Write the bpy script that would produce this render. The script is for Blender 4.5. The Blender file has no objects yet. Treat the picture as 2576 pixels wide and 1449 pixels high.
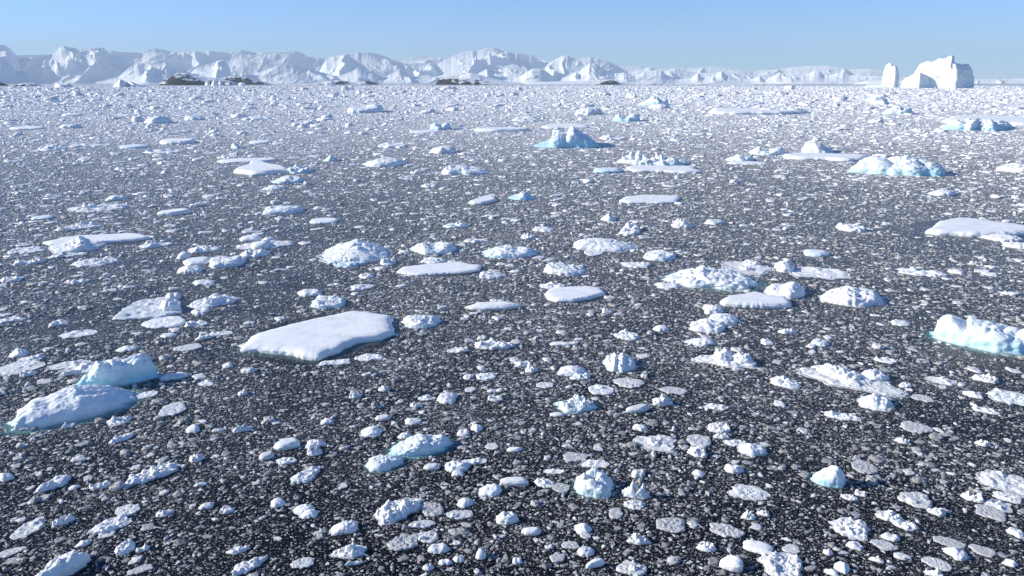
import bpy, math, random
import numpy as np
from mathutils import Vector, Matrix

# ------------------------------------------------------------------ camera
C = bpy.context.scene.collection
SC = bpy.context.scene
CAM_H = 20.0
FPX = 1874.0                       # focal length, in pixels of a 2576 x 1449 view of the photograph
PITCH = math.radians(15.4)
cd = bpy.data.cameras.new("camera")
cd.sensor_width = 36.0
cd.lens = 36.0 * FPX / 2576.0
cd.clip_start = 0.5
cd.clip_end = 200000.0
cam = bpy.data.objects.new("camera", cd)
cam.location = (0, 0, CAM_H)
cam.rotation_euler = (math.radians(90) - PITCH, 0, 0)
C.objects.link(cam)
SC.camera = cam

# ------------------------------------------------------------------ sky and sun
SUN_EL = math.radians(23.0)
SUN_AZ = math.radians(-86.0)       # from the view direction (+Y), negative = left
w = bpy.data.worlds.new("World"); SC.world = w; w.use_nodes = True
nt = w.node_tree
sky = nt.nodes.new("ShaderNodeTexSky")
sky.sky_type = 'NISHITA'; sky.sun_disc = False
sky.sun_elevation = SUN_EL; sky.sun_rotation = SUN_AZ
sky.altitude = 3000; sky.air_density = 1.0; sky.dust_density = 0.0; sky.ozone_density = 8.0
bg = nt.nodes["Background"]; bg.inputs[1].default_value = 0.135
nt.links.new(sky.outputs[0], bg.inputs[0])
sl = bpy.data.lights.new("sun", 'SUN'); sl.energy = 5.0; sl.angle = math.radians(0.5); sl.color = (1.0, 0.945, 0.84)
so = bpy.data.objects.new("sun", sl); C.objects.link(so)
sdir = Vector((math.cos(SUN_EL)*math.sin(SUN_AZ), math.cos(SUN_EL)*math.cos(SUN_AZ), math.sin(SUN_EL)))
so.rotation_euler = sdir.to_track_quat('Z', 'Y').to_euler()
so.location = (-60, 20, 60)
SC.view_settings.view_transform = 'Standard'
SC.view_settings.look = 'None'
SC.view_settings.exposure = 0.5
SC.view_settings.gamma = 1.0
SC.cycles.use_denoising = True; SC.cycles.denoiser = 'OPENIMAGEDENOISE'; SC.cycles.denoising_input_passes = 'RGB_ALBEDO_NORMAL'; SC.cycles.denoising_prefilter = 'ACCURATE'
SC.cycles.max_bounces = 6; SC.cycles.diffuse_bounces = 3; SC.cycles.volume_bounces = 0

# ------------------------------------------------------------------ maths
cp, sp = math.cos(PITCH), math.sin(PITCH)
def ray(x, y):
    X = (x - 1288.0) / FPX; Y = -(y - 724.5) / FPX
    return (X, cp + Y*sp, -sp + Y*cp)
def ground(x, y, z=0.0):
    r = ray(x, y); t = (z - CAM_H) / r[2]
    return (r[0]*t, r[1]*t)
def at_range(x, y, rng):
    r = ray(x, y); h = math.hypot(r[0], r[1]); t = rng/h
    return (r[0]*t, r[1]*t, CAM_H + r[2]*t)
def project(X, Y, Z):
    zc = Y*cp - (Z-CAM_H)*sp
    yc = Y*sp + (Z-CAM_H)*cp
    return 1288 + FPX*X/zc, 724.5 - FPX*yc/zc

def _h(ix, iy, iz, s):
    n = (ix.astype(np.int64)*374761393 + iy.astype(np.int64)*668265263 + iz.astype(np.int64)*2147483647 + s*1274126177) & 0xffffffff
    n = ((n ^ (n >> 13)) * 1274126177) & 0xffffffff
    n = ((n ^ (n >> 16)) * 2246822519) & 0xffffffff
    return ((n ^ (n >> 15)) & 0xffffff) / float(0xffffff)
def vn(x, y, z=None, s=0):
    if z is None: z = np.zeros_like(x)
    xi, yi, zi = np.floor(x), np.floor(y), np.floor(z)
    fx, fy, fz = x-xi, y-yi, z-zi
    fx = fx*fx*fx*(fx*(fx*6-15)+10); fy = fy*fy*fy*(fy*(fy*6-15)+10); fz = fz*fz*fz*(fz*(fz*6-15)+10)
    r = 0
    for a in (0, 1):
        for b in (0, 1):
            for c in (0, 1):
                wgt = (fx if a else 1-fx)*(fy if b else 1-fy)*(fz if c else 1-fz)
                r = r + wgt*_h(xi+a, yi+b, zi+c, s)
    return r*2-1
def fbm(x, y, z=None, s=0, o=4, g=0.5):
    r = 0; a = 1.0; f = 1.0; t = 0
    if z is None: z = np.zeros_like(x)
    for i in range(o):
        r = r + a*vn(x*f+i*7.3, y*f+i*3.1, z*f+i*5.7, s+i); t += a; a *= g; f *= 2.03
    return r/t
def ridged(x, y, s=0, o=5, g=0.5):
    r = 0; a = 1.0; f = 1.0; t = 0; prev = 1.0
    for i in range(o):
        n = 1-np.abs(vn(x*f+i*11.3, y*f+i*4.1, None, s+i)*1.6); n = np.clip(n, 0, 1)**2
        r = r + a*n*prev; prev = np.clip(n*1.5, 0, 1); t += a; a *= g; f *= 2.1
    return r/t
def worley(x, y, s=0):
    xi, yi = np.floor(x), np.floor(y)
    best = np.full(x.shape, 9.0); second = np.full(x.shape, 9.0); cv = np.zeros(x.shape)
    for a in (-1, 0, 1):
        for b in (-1, 0, 1):
            cx, cy = xi+a, yi+b; z = np.zeros_like(cx)
            px = cx + _h(cx, cy, z, s); py = cy + _h(cx, cy, z, s+51)
            d = np.hypot(px-x, py-y); v = _h(cx, cy, z, s+97)
            m = d < best
            second = np.where(m, best, np.minimum(second, d))
            cv = np.where(m, v, cv); best = np.where(m, d, best)
    return best, second, cv

# ------------------------------------------------------------------ materials
def mat(name):
    m = bpy.data.materials.new(name); m.use_nodes = True
    n = m.node_tree.nodes; l = m.node_tree.links
    return m, n, l, n["Principled BSDF"]
def tex_pos(n, l, scale=1.0):
    g = n.new("ShaderNodeNewGeometry")
    if scale == 1.0: return g.outputs["Position"]
    v = n.new("ShaderNodeVectorMath"); v.operation = 'SCALE'; v.inputs[3].default_value = scale
    l.new(g.outputs["Position"], v.inputs[0]); return v.outputs[0]
def noise(n, l, vec, scale, detail=4, rough=0.55):
    t = n.new("ShaderNodeTexNoise"); t.inputs["Scale"].default_value = scale
    t.inputs["Detail"].default_value = detail; t.inputs["Roughness"].default_value = rough
    l.new(vec, t.inputs["Vector"]); return t.outputs["Fac"]
def ramp(n, l, fac, stops):
    r = n.new("ShaderNodeValToRGB"); e = r.color_ramp.elements
    while len(e) < len(stops): e.new(0.5)
    for i, (p, c) in enumerate(stops):
        e[i].position = p; e[i].color = (c[0], c[1], c[2], 1)
    l.new(fac, r.inputs[0]); return r.outputs[0]
def mixc(n, l, f, a, b, mode='MIX'):
    m = n.new("ShaderNodeMix"); m.data_type = 'RGBA'; m.blend_type = mode
    for s, v in ((m.inputs[0], f), (m.inputs[6], a), (m.inputs[7], b)):
        if isinstance(v, (int, float)): s.default_value = v
        elif isinstance(v, tuple): s.default_value = (v[0], v[1], v[2], 1)
        else: l.new(v, s)
    return m.outputs[2]
def maths(n, l, op, a, b=0.0, clamp=False):
    m = n.new("ShaderNodeMath"); m.operation = op; m.use_clamp = clamp
    for s, v in ((m.inputs[0], a), (m.inputs[1], b)):
        if isinstance(v, (int, float)): s.default_value = v
        else: l.new(v, s)
    return m.outputs[0]

def ice_material(name, bump, bscale, rough=0.55, sss=0.0):
    """snow and ice: colour comes with the piece (clean snow, grey wet ice, turquoise glacier ice), grain is procedural"""
    m, n, l, p = mat(name)
    a = n.new("ShaderNodeAttribute"); a.attribute_name = "ice_color"
    pos = tex_pos(n, l)
    f = noise(n, l, pos, bscale*0.6, 5, 0.65)
    var = ramp(n, l, f, [(0.25, (0.80, 0.82, 0.85)), (0.55, (1, 1, 1))])
    col = mixc(n, l, 1.0, a.outputs["Color"], var, 'MULTIPLY')
    l.new(col, p.inputs["Base Color"])
    p.inputs["Roughness"].default_value = rough
    p.inputs["Specular IOR Level"].default_value = 0.35
    if sss:
        p.inputs["Subsurface Weight"].default_value = sss
        p.inputs["Subsurface Radius"].default_value = (0.15, 0.5, 0.9)
        p.inputs["Subsurface Scale"].default_value = 0.35
    b = n.new("ShaderNodeBump"); b.inputs["Strength"].default_value = bump; b.inputs["Distance"].default_value = 0.12
    g2 = noise(n, l, pos, bscale, 6, 0.7)
    l.new(g2, b.inputs["Height"]); l.new(b.outputs[0], p.inputs["Normal"])
    return m
M_ICE = ice_material("ice_snow", 0.75, 3.0, 0.6, 0.0)
M_SNOW = ice_material("flat_snow", 0.25, 1.4, 0.7)
M_SMOOTH = ice_material("smooth_ice", 0.35, 1.6, 0.5)
M_WET = ice_material("wet_ice", 0.8, 6.0, 0.28)
M_FAR = ice_material("far_ice", 0.9, 0.12, 0.6)
M_BRASH = ice_material("brash", 0.6, 9.0, 0.35)

def water_material():
    m, n, l, p = mat("sea_water")
    pos = tex_pos(n, l)
    mp = n.new("ShaderNodeMapping"); l.new(pos, mp.inputs[0])
    mp.inputs["Rotation"].default_value = (0, 0, 0.3)
    mp.inputs["Scale"].default_value = (1, 1.25, 1)
    wob = n.new("ShaderNodeTexNoise"); wob.inputs["Scale"].default_value = 7; wob.inputs["Detail"].default_value = 3
    l.new(mp.outputs[0], wob.inputs["Vector"])
    add = n.new("ShaderNodeVectorMath"); add.operation = 'MULTIPLY_ADD'
    l.new(wob.outputs["Color"], add.inputs[0]); add.inputs[1].default_value = (0.12, 0.12, 0); l.new(mp.outputs[0], add.inputs[2])
    patch = noise(n, l, pos, 0.16, 5, 0.68)
    patch = maths(n, l, 'MULTIPLY_ADD', patch, 1.3); patch.node.inputs[2].default_value = -0.22
    sx = n.new("ShaderNodeSeparateXYZ"); l.new(pos, sx.inputs[0])
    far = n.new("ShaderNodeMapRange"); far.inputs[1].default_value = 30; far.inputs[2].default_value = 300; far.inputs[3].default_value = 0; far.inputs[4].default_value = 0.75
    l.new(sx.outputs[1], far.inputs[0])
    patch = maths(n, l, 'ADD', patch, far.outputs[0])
    total = None
    for sc_, thr, seedoff in ((3.6, 0.26, 0.0), (8.0, 0.28, 13.0), (17.0, 0.28, 31.0)):
        v = n.new("ShaderNodeTexVoronoi"); v.voronoi_dimensions = '2D'; v.feature = 'F1'
        v.inputs["Scale"].default_value = sc_; l.new(add.outputs[0], v.inputs["Vector"])
        sep = n.new("ShaderNodeSeparateColor"); l.new(v.outputs["Color"], sep.inputs[0])
        t = maths(n, l, 'MULTIPLY', sep.outputs[0], thr)
        t = maths(n, l, 'ADD', t, 0.06)
        pt = maths(n, l, 'MULTIPLY_ADD', patch, 0.35); 
        n.active = None
        pt.node.inputs[2].default_value = -0.17
        t = maths(n, l, 'ADD', t, pt)
        d = maths(n, l, 'SUBTRACT', t, v.outputs["Distance"])
        msk = maths(n, l, 'MULTIPLY', d, 14.0, True)
        tone = maths(n, l, 'MULTIPLY', sep.outputs[1], sep.outputs[1]); tone = maths(n, l, 'MULTIPLY', tone, sep.outputs[1])
        tone = maths(n, l, 'MULTIPLY_ADD', tone, 0.60); tone.node.inputs[2].default_value = 0.04
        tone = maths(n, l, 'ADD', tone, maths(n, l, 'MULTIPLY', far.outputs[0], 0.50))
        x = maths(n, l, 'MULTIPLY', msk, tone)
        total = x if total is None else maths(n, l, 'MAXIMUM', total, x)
    comb = n.new("ShaderNodeCombineColor")
    l.new(maths(n, l, 'MULTIPLY', total, 1.03), comb.inputs[0]); l.new(total, comb.inputs[1]); l.new(maths(n, l, 'MULTIPLY', total, 0.97), comb.inputs[2])
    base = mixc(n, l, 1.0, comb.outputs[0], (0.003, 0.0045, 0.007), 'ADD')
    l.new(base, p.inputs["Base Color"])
    icy = maths(n, l, 'MULTIPLY', total, 6.0, True)
    rg = maths(n, l, 'MULTIPLY_ADD', icy, 0.35); rg.node.inputs[2].default_value = 0.12
    l.new(rg, p.inputs["Roughness"]); p.inputs['Specular IOR Level'].default_value = 0.15
    p.inputs["IOR"].default_value = 1.30
    b = n.new("ShaderNodeBump"); b.inputs["Strength"].default_value = 0.5; b.inputs["Distance"].default_value = 0.03
    rip = noise(n, l, pos, 4.0, 5, 0.6)
    hgt = maths(n, l, 'ADD', maths(n, l, 'MULTIPLY', total, 2.0), maths(n, l, 'MULTIPLY', rip, 0.8))
    l.new(hgt, b.inputs["Height"]); l.new(b.outputs[0], p.inputs["Normal"])
    return m
M_WATER = water_material()

def submerged_material():
    m, n, l, p = mat("submerged_ice")
    a = n.new("ShaderNodeAttribute"); a.attribute_name = "ice_color"
    pos = tex_pos(n, l)
    f = noise(n, l, pos, 0.9, 5, 0.6)
    p.inputs["Base Color"].default_value = (0.20, 0.42, 0.42, 1)
    p.inputs["Roughness"].default_value = 0.12
    sep = n.new("ShaderNodeSeparateColor"); l.new(a.outputs["Color"], sep.inputs[0])
    al = maths(n, l, 'MULTIPLY_ADD', f, 1.1); al.node.inputs[2].default_value = -0.55
    al = maths(n, l, 'ADD', al, sep.outputs[0]); al = maths(n, l, 'MULTIPLY', al, sep.outputs[0], True)
    al = maths(n, l, 'MULTIPLY', al, 0.85, True)
    l.new(al, p.inputs["Alpha"])
    return m
M_SUB = submerged_material()

def rock_material(name, snow_lo, snow_hi, scale, rock=(0.045, 0.042, 0.045), snow=(0.86, 0.88, 0.91), slope0=0.55, slope1=0.8):
    m, n, l, p = mat(name)
    g = n.new("ShaderNodeNewGeometry")
    sep = n.new("ShaderNodeSeparateXYZ"); l.new(g.outputs["Normal"], sep.inputs[0])
    mr = n.new("ShaderNodeMapRange"); mr.inputs[1].default_value = slope0; mr.inputs[2].default_value = slope1
    l.new(sep.outputs[2], mr.inputs[0])
    f = noise(n, l, g.outputs["Position"], scale, 7, 0.65)
    s = maths(n, l, 'ADD', maths(n, l, 'MULTIPLY', mr.outputs[0], 0.6), f)
    msk = n.new("ShaderNodeMapRange"); msk.inputs[1].default_value = snow_lo; msk.inputs[2].default_value = snow_hi
    l.new(s, msk.inputs[0])
    l.new(mixc(n, l, msk.outputs[0], rock, snow), p.inputs["Base Color"])
    p.inputs["Roughness"].default_value = 0.8; p.inputs["Specular IOR Level"].default_value = 0.15
    b = n.new("ShaderNodeBump"); b.inputs["Strength"].default_value = 0.6; b.inputs["Distance"].default_value = 0.35/scale*0.1
    l.new(noise(n, l, g.outputs["Position"], scale*2.5, 6, 0.6), b.inputs["Height"]); l.new(b.outputs[0], p.inputs["Normal"])
    return m
M_MOUNT = rock_material("mountain_snow", 0.34, 0.46, 0.0025, rock=(0.22, 0.25, 0.30), slope0=0.30, slope1=0.85)
M_PLAT = rock_material("plateau_snow", 0.30, 0.42, 0.002, rock=(0.25, 0.27, 0.31), slope0=0.3, slope1=0.7)
M_ISLE = rock_material("island_rock", 0.93, 0.97, 0.02, rock=(0.010, 0.012, 0.018), slope0=0.55, slope1=0.98)

# ------------------------------------------------------------------ mesh helpers
def make_mesh(name, verts, quads, material, col=None, smooth=True, tris=None):
    me = bpy.data.meshes.new(name)
    verts = np.asarray(verts, dtype=np.float32)
    nq = len(quads) if quads is not None else 0; ntr = len(tris) if tris is not None else 0
    loops = []
    if nq: loops.append(np.asarray(quads, dtype=np.int32).ravel())
    if ntr: loops.append(np.asarray(tris, dtype=np.int32).ravel())
    lp = np.concatenate(loops)
    me.vertices.add(len(verts)); me.vertices.foreach_set("co", verts.ravel())
    me.loops.add(len(lp)); me.loops.foreach_set("vertex_index", lp)
    st = np.concatenate([np.arange(nq, dtype=np.int32)*4, nq*4 + np.arange(ntr, dtype=np.int32)*3])
    me.polygons.add(nq+ntr); me.polygons.foreach_set("loop_start", st)
    me.polygons.foreach_set("use_smooth", np.full(nq+ntr, bool(smooth)))
    if col is not None:
        at = me.color_attributes.new("ice_color", 'FLOAT_COLOR', 'POINT')
        c4 = np.ones((len(verts), 4), dtype=np.float32); c4[:, :3] = col
        at.data.foreach_set("color", c4.ravel())
    me.materials.append(material)
    me.update(calc_edges=True); me.validate()
    return me
def link(name, me, parent=None, loc=(0, 0, 0)):
    o = bpy.data.objects.new(name, me); o.location = loc; C.objects.link(o)
    if parent is not None: o.parent = parent
    return o
def tag(o, label=None, cat=None, group=None, kind=None):
    if label: o["label"] = label
    if cat: o["category"] = cat
    if group: o["group"] = group
    if kind: o["kind"] = kind
def grid_quads(nu, nv, wrap=False):
    i = np.arange(nu-1)[:, None]; j = np.arange(nv if wrap else nv-1)[None, :]
    a = i*nv + j; b = i*nv + (j+1) % nv; c = (i+1)*nv + (j+1) % nv; d = (i+1)*nv + j
    return np.stack([a, d, c, b], -1).reshape(-1, 4)

# ------------------------------------------------------------------ water
R_W = 39000.0
rr = np.array([0, 30, 120, 500, 2000, 8000, 20000, R_W]); th = np.linspace(0, 2*np.pi, 65)[:-1]
vv = [(r*math.cos(t), r*math.sin(t), 0) for r in rr[1:] for t in th] + [(0, 0, 0)]
q = grid_quads(len(rr)-1, 64, True)[:, ::-1]
tr = [(len(vv)-1, j, (j+1) % 64) for j in range(64)]
water = link("water", make_mesh("water", vv, q, M_WATER, smooth=False, tris=tr)); tag(water, kind="structure")

# ------------------------------------------------------------------ mountains
def interp_profile(pts, xs):
    p = np.array(pts, dtype=float); return np.interp(xs, p[:, 0], p[:, 1])
def mountain(name, pts, rng, depth_k, amp, feat, material, seed, nx=700, nr=64, jag=0.6, power=1.25, back=1.0):
    x0, x1 = pts[0][0], pts[-1][0]
    xs = np.linspace(x0, x1, nx); ys = interp_profile(pts, xs)
    ys = ys + jag*fbm(xs/9.0, xs*0, None, seed, 4, 0.6)
    RX = (xs-1288.0)/FPX; YY = -(ys-724.5)/FPX
    rx, ry, rz = RX, cp + YY*sp, -sp + YY*cp
    hh = np.hypot(rx, ry); ux, uy = rx/hh, ry/hh
    Hc = np.maximum(CAM_H + rz/hh*rng, 2.0)
    zfront = 0.12
    us = np.concatenate([np.linspace(0, 1, nr), 1 + np.linspace(0.05, 1, 14)*back])
    U = us[:, None]; H = Hc[None, :]
    Hs = np.convolve(np.pad(Hc, 40, mode='edge'), np.ones(81)/81, mode='same')[40:-40][None, :]
    R = rng + (U-1)*depth_k*Hs
    X = ux[None, :]*R; Y = uy[None, :]*R
    f = 1.0/feat
    wx = X*f + 0.6*fbm(X*f*0.7, Y*f*0.7, None, seed+9, 3); wy = Y*f*0.55 + 0.6*fbm(X*f*0.7+9, Y*f*0.7, None, seed+19, 3)
    rg = ridged(wx, wy, seed+3, 5, 0.45)
    uc = np.clip(U, 0, 1)
    base = H*uc**power
    env = (uc*(1-uc))**0.6*2.2
    Z = base*(1-0.55*env*amp) + rg*amp*H*env
    bk = np.clip(U-1, 0, None)/max(back, 1e-3)
    Z = np.where(U > 1, H*(1-bk**1.2), Z)
    lim = CAM_H + (H-CAM_H)*(R/rng)
    Z = np.where(U < 1, np.minimum(Z, lim*0.985), Z)
    Z[0, :] = -40; Z[-1, :] = -40
    me = make_mesh(name, np.stack([X, Y, Z], -1).reshape(-1, 3), grid_quads(len(us), nx)[:, ::-1], material)
    o = link(name, me); tag(o, kind="structure"); return o
SKY_FAR = [(-60,150),(0,148),(45,139),(128,138),(200,138),(270,127),(282,127),(295,130),(325,132),(357,133),(370,125),(390,121),(405,124),(422,128),(457,129),(490,129),(517,130),(524,127),(545,130),(575,132),(605,125.5),(625,129),(644,132),(681,132),(739,129),(751,130),(761,133),(769,139),(776,144),(809,145),(844,141),(900,150),(1006,150),(1039,143),(1064,142),(1109,143),(1125,146),(1160,150),(1290,156),(1353,150.5),(1370,150.5),(1400,156),(1500,160),(1575,165),(1608,166),(1660,174),(1750,171),(1788,167),(1820,169),(1850,174),(1900,178),(1932,175.5),(1962,174),(1990,169),(2032,165.5),(2082,165.5),(2107,168),(2132,175.5),(2157,174),(2187,173),(2220,180.5),(2270,193),(2307,199),(2480,200),(2640,196)]
PEAKS = [(776,205),(800,185),(820,150),(844,141),(869,137),(894,132),(914,131),(939,133),(969,142),(991,153),(1020,160),(1060,158),(1100,160),(1119,150),(1144,140.5),(1164,133),(1180,129),(1191,127),(1200,130),(1209,125.5),(1226,121),(1244,120.5),(1259,127),(1288,132),(1308,134),(1338,137),(1345,144),(1356,153),(1370,158),(1388,155.5),(1400,149),(1415,140.5),(1428,139),(1438,145.5),(1463,147),(1485,144),(1505,148),(1533,155.5),(1553,165.5),(1580,180),(1600,176),(1620,172),(1637,168),(1643,173),(1665,182),(1700,171),(1720,178),(1760,184),(1820,180),(1900,190),(2000,195),(2060,205)]
LEFT_MASSIF = [(-60,125),(-20,113),(0,114),(11,113),(22,119),(37,134),(47,146),(72,144),(107,140),(130,137),(145,125),(152,118),(162,115),(175,119),(187,120),(196,125),(205,122),(215,122),(235,119),(252,120),(260,121),(270,129),(277,137),(295,144),(315,152),(332,162),(350,170),(400,185),(440,195),(480,206)]
FOOT = [(240,206),(300,192),(325,168),(345,160),(360,166),(380,160),(400,152),(415,150),(430,165),(455,175),(480,182),(495,170),(530,160),(552,152),(565,149),(572,158),(578,175),(582,190),(600,195),(640,185),(665,178),(700,165),(735,163),(760,168),(780,175),(800,180),(820,185),(850,192),(870,185),(890,176),(900,170),(925,176),(940,178),(950,186),(965,195),(985,185),(1005,174),(1020,180),(1035,192),(1060,190),(1080,188),(1105,195),(1140,190),(1185,190),(1200,188),(1215,178),(1225,173),(1240,190),(1260,195),(1310,190),(1340,172),(1362,172),(1375,180),(1400,198),(1420,194),(1440,185),(1460,177),(1475,165),(1483,158),(1500,160),(1520,175),(1545,185),(1570,182),(1600,193),(1620,180),(1650,176),(1665,178),(1680,190),(1700,200),(1740,195),(1756,183),(1768,195),(1800,190),(1815,178),(1830,190),(1850,196),(1890,200),(1912,190),(1925,203),(1960,182),(1975,185),(2010,185),(2035,185),(2050,177),(2060,178),(2075,190),(2122,182),(2135,190),(2200,190),(2260,200),(2330,206)]
NEAR_LEFT = [(-80,140),(0,145.5),(15,153),(30,164),(40,177),(60,178),(72,184),(82,194),(90,204),(110,208)]
mountain("mountain_range", SKY_FAR, 32000, 2.2, 0.45, 1000, M_PLAT, 5, nx=1500, jag=1.2, power=0.8, back=5, nr=90)
mountain("mountain_range", PEAKS, 26000, 2.6, 0.55, 950, M_MOUNT, 11, nx=1400, jag=1.6, nr=100)
mountain("mountain_range", LEFT_MASSIF, 24000, 2.6, 0.55, 850, M_MOUNT, 21, nx=700, jag=1.6, nr=100)
mountain("foothills", FOOT, 20000, 3.0, 0.55, 600, M_MOUNT, 31, nx=2000, jag=1.6, power=1.2, nr=90)
mountain("foothills", NEAR_LEFT, 17000, 2.6, 0.45, 700, M_MOUNT, 41, nx=200, jag=0.6)

def island(x0, x1, ptop, ybase, material, seed, rough=0.25, nx=140, ny=46, name="island", deep=0.45):
    """low land: heightfield whose crest follows ptop (x, y) seen from the sea"""
    bx, by = ground((x0+x1)/2, ybase); rng = math.hypot(bx, by)
    W = (x1-x0)/FPX*rng; D = W*deep
    xs = np.linspace(x0, x1, nx); ys = interp_profile(ptop, xs)
    hg = np.array([at_range(x, y, rng + D*0.5)[2] for x, y in zip(xs, ys)])
    hg = np.maximum(hg, 0.0)
    V = np.linspace(0, 1, ny)[:, None]
    dirs = np.array([ray(x, ybase)[:2] for x in xs]); dirs /= np.linalg.norm(dirs, axis=1)[:, None]
    ends = 1-np.abs(np.linspace(-1, 1, nx))[None, :]**3
    R = rng + D*0.5 + (V-0.5)*D*(0.25+0.75*ends)
    X = dirs[:, 0][None]*R; Y = dirs[:, 1][None]*R
    s = np.sin(V*np.pi)**0.75
    n1 = ridged(X/(D*0.35), Y/(D*0.35), seed, 5, 0.55)-0.45 + 0.5*fbm(X/(D*0.12), Y/(D*0.12), None, seed+4, 4)
    Z = hg[None]*s*(1+rough*n1*(1.2-s)) - 1.0
    Z[0] = -3; Z[-1] = -3
    me = make_mesh(name, np.stack([X, Y, Z], -1).reshape(-1, 3), grid_quads(ny, nx)[:, ::-1], material)
    o = link(name, me); tag(o, kind="structure"); return o
M_ISLE2 = rock_material("island_snow", 1.00, 1.05, 0.012, rock=(0.012, 0.013, 0.018), slope0=0.55, slope1=0.98)
M_ISLE3 = rock_material("shore_snow", 0.40, 0.46, 0.01, slope0=0.5, slope1=0.9)
island(393, 615, [(393,215),(408,206),(425,197),(440,187),(452,182),(466,184),(480,187),(500,190),(530,194),(560,199),(585,204),(615,214)], 214.5, M_ISLE, 3, 0.35, nx=240, ny=80)
island(520, 700, [(520,214),(545,200),(580,191),(600,190),(620,193),(640,198),(665,205),(700,214)], 213.5, M_ISLE2, 8, 0.3)
island(36, 118, [(36,215),(48,210),(60,209),(85,208),(100,212),(118,216)], 216.5, M_ISLE, 13, 0.6, nx=80, ny=30)
island(-30, 22, [(-30,208),(0,206),(14,210),(22,215)], 216, M_ISLE2, 15, 0.5, nx=60, ny=30)
island(125, 185, [(125,213),(150,209),(185,214)], 213.5, M_ISLE2, 16, 0.5, nx=60, ny=24)
island(700, 960, [(700,213),(790,209),(830,203),(860,201),(880,206),(900,208),(925,202),(945,207),(960,213)], 213, M_ISLE2, 19, 0.55, deep=0.25)
island(1095, 1290, [(1095,212),(1105,199),(1120,196),(1140,195),(1175,196),(1210,202),(1250,209),(1290,213)], 213.5, M_ISLE2, 23, 0.4)
island(1140, 1330, [(1140,208),(1160,188),(1185,183),(1200,186),(1220,192),(1270,203),(1330,211)], 211.5, M_ISLE3, 25, 0.2)
island(1310, 1570, [(1310,212),(1360,206),(1420,204),(1480,202),(1520,200),(1540,199),(1552,205),(1570,212)], 212.3, M_ISLE3, 27, 0.25, deep=0.2)
island(1480, 1566, [(1480,213),(1510,208),(1535,200),(1552,206),(1566,214)], 213.2, M_ISLE2, 29, 0.6, nx=80, ny=30)
island(1590, 1960, [(1590,213),(1640,210),(1700,211),(1760,210.5),(1850,211.5),(1900,210.5),(1960,213)], 213.4, M_ISLE, 33, 0.3, deep=0.05)
island(2140, 2300, [(2140,212),(2180,202),(2230,200),(2282,201),(2300,212)], 212, M_ISLE3, 35, 0.2)

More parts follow.
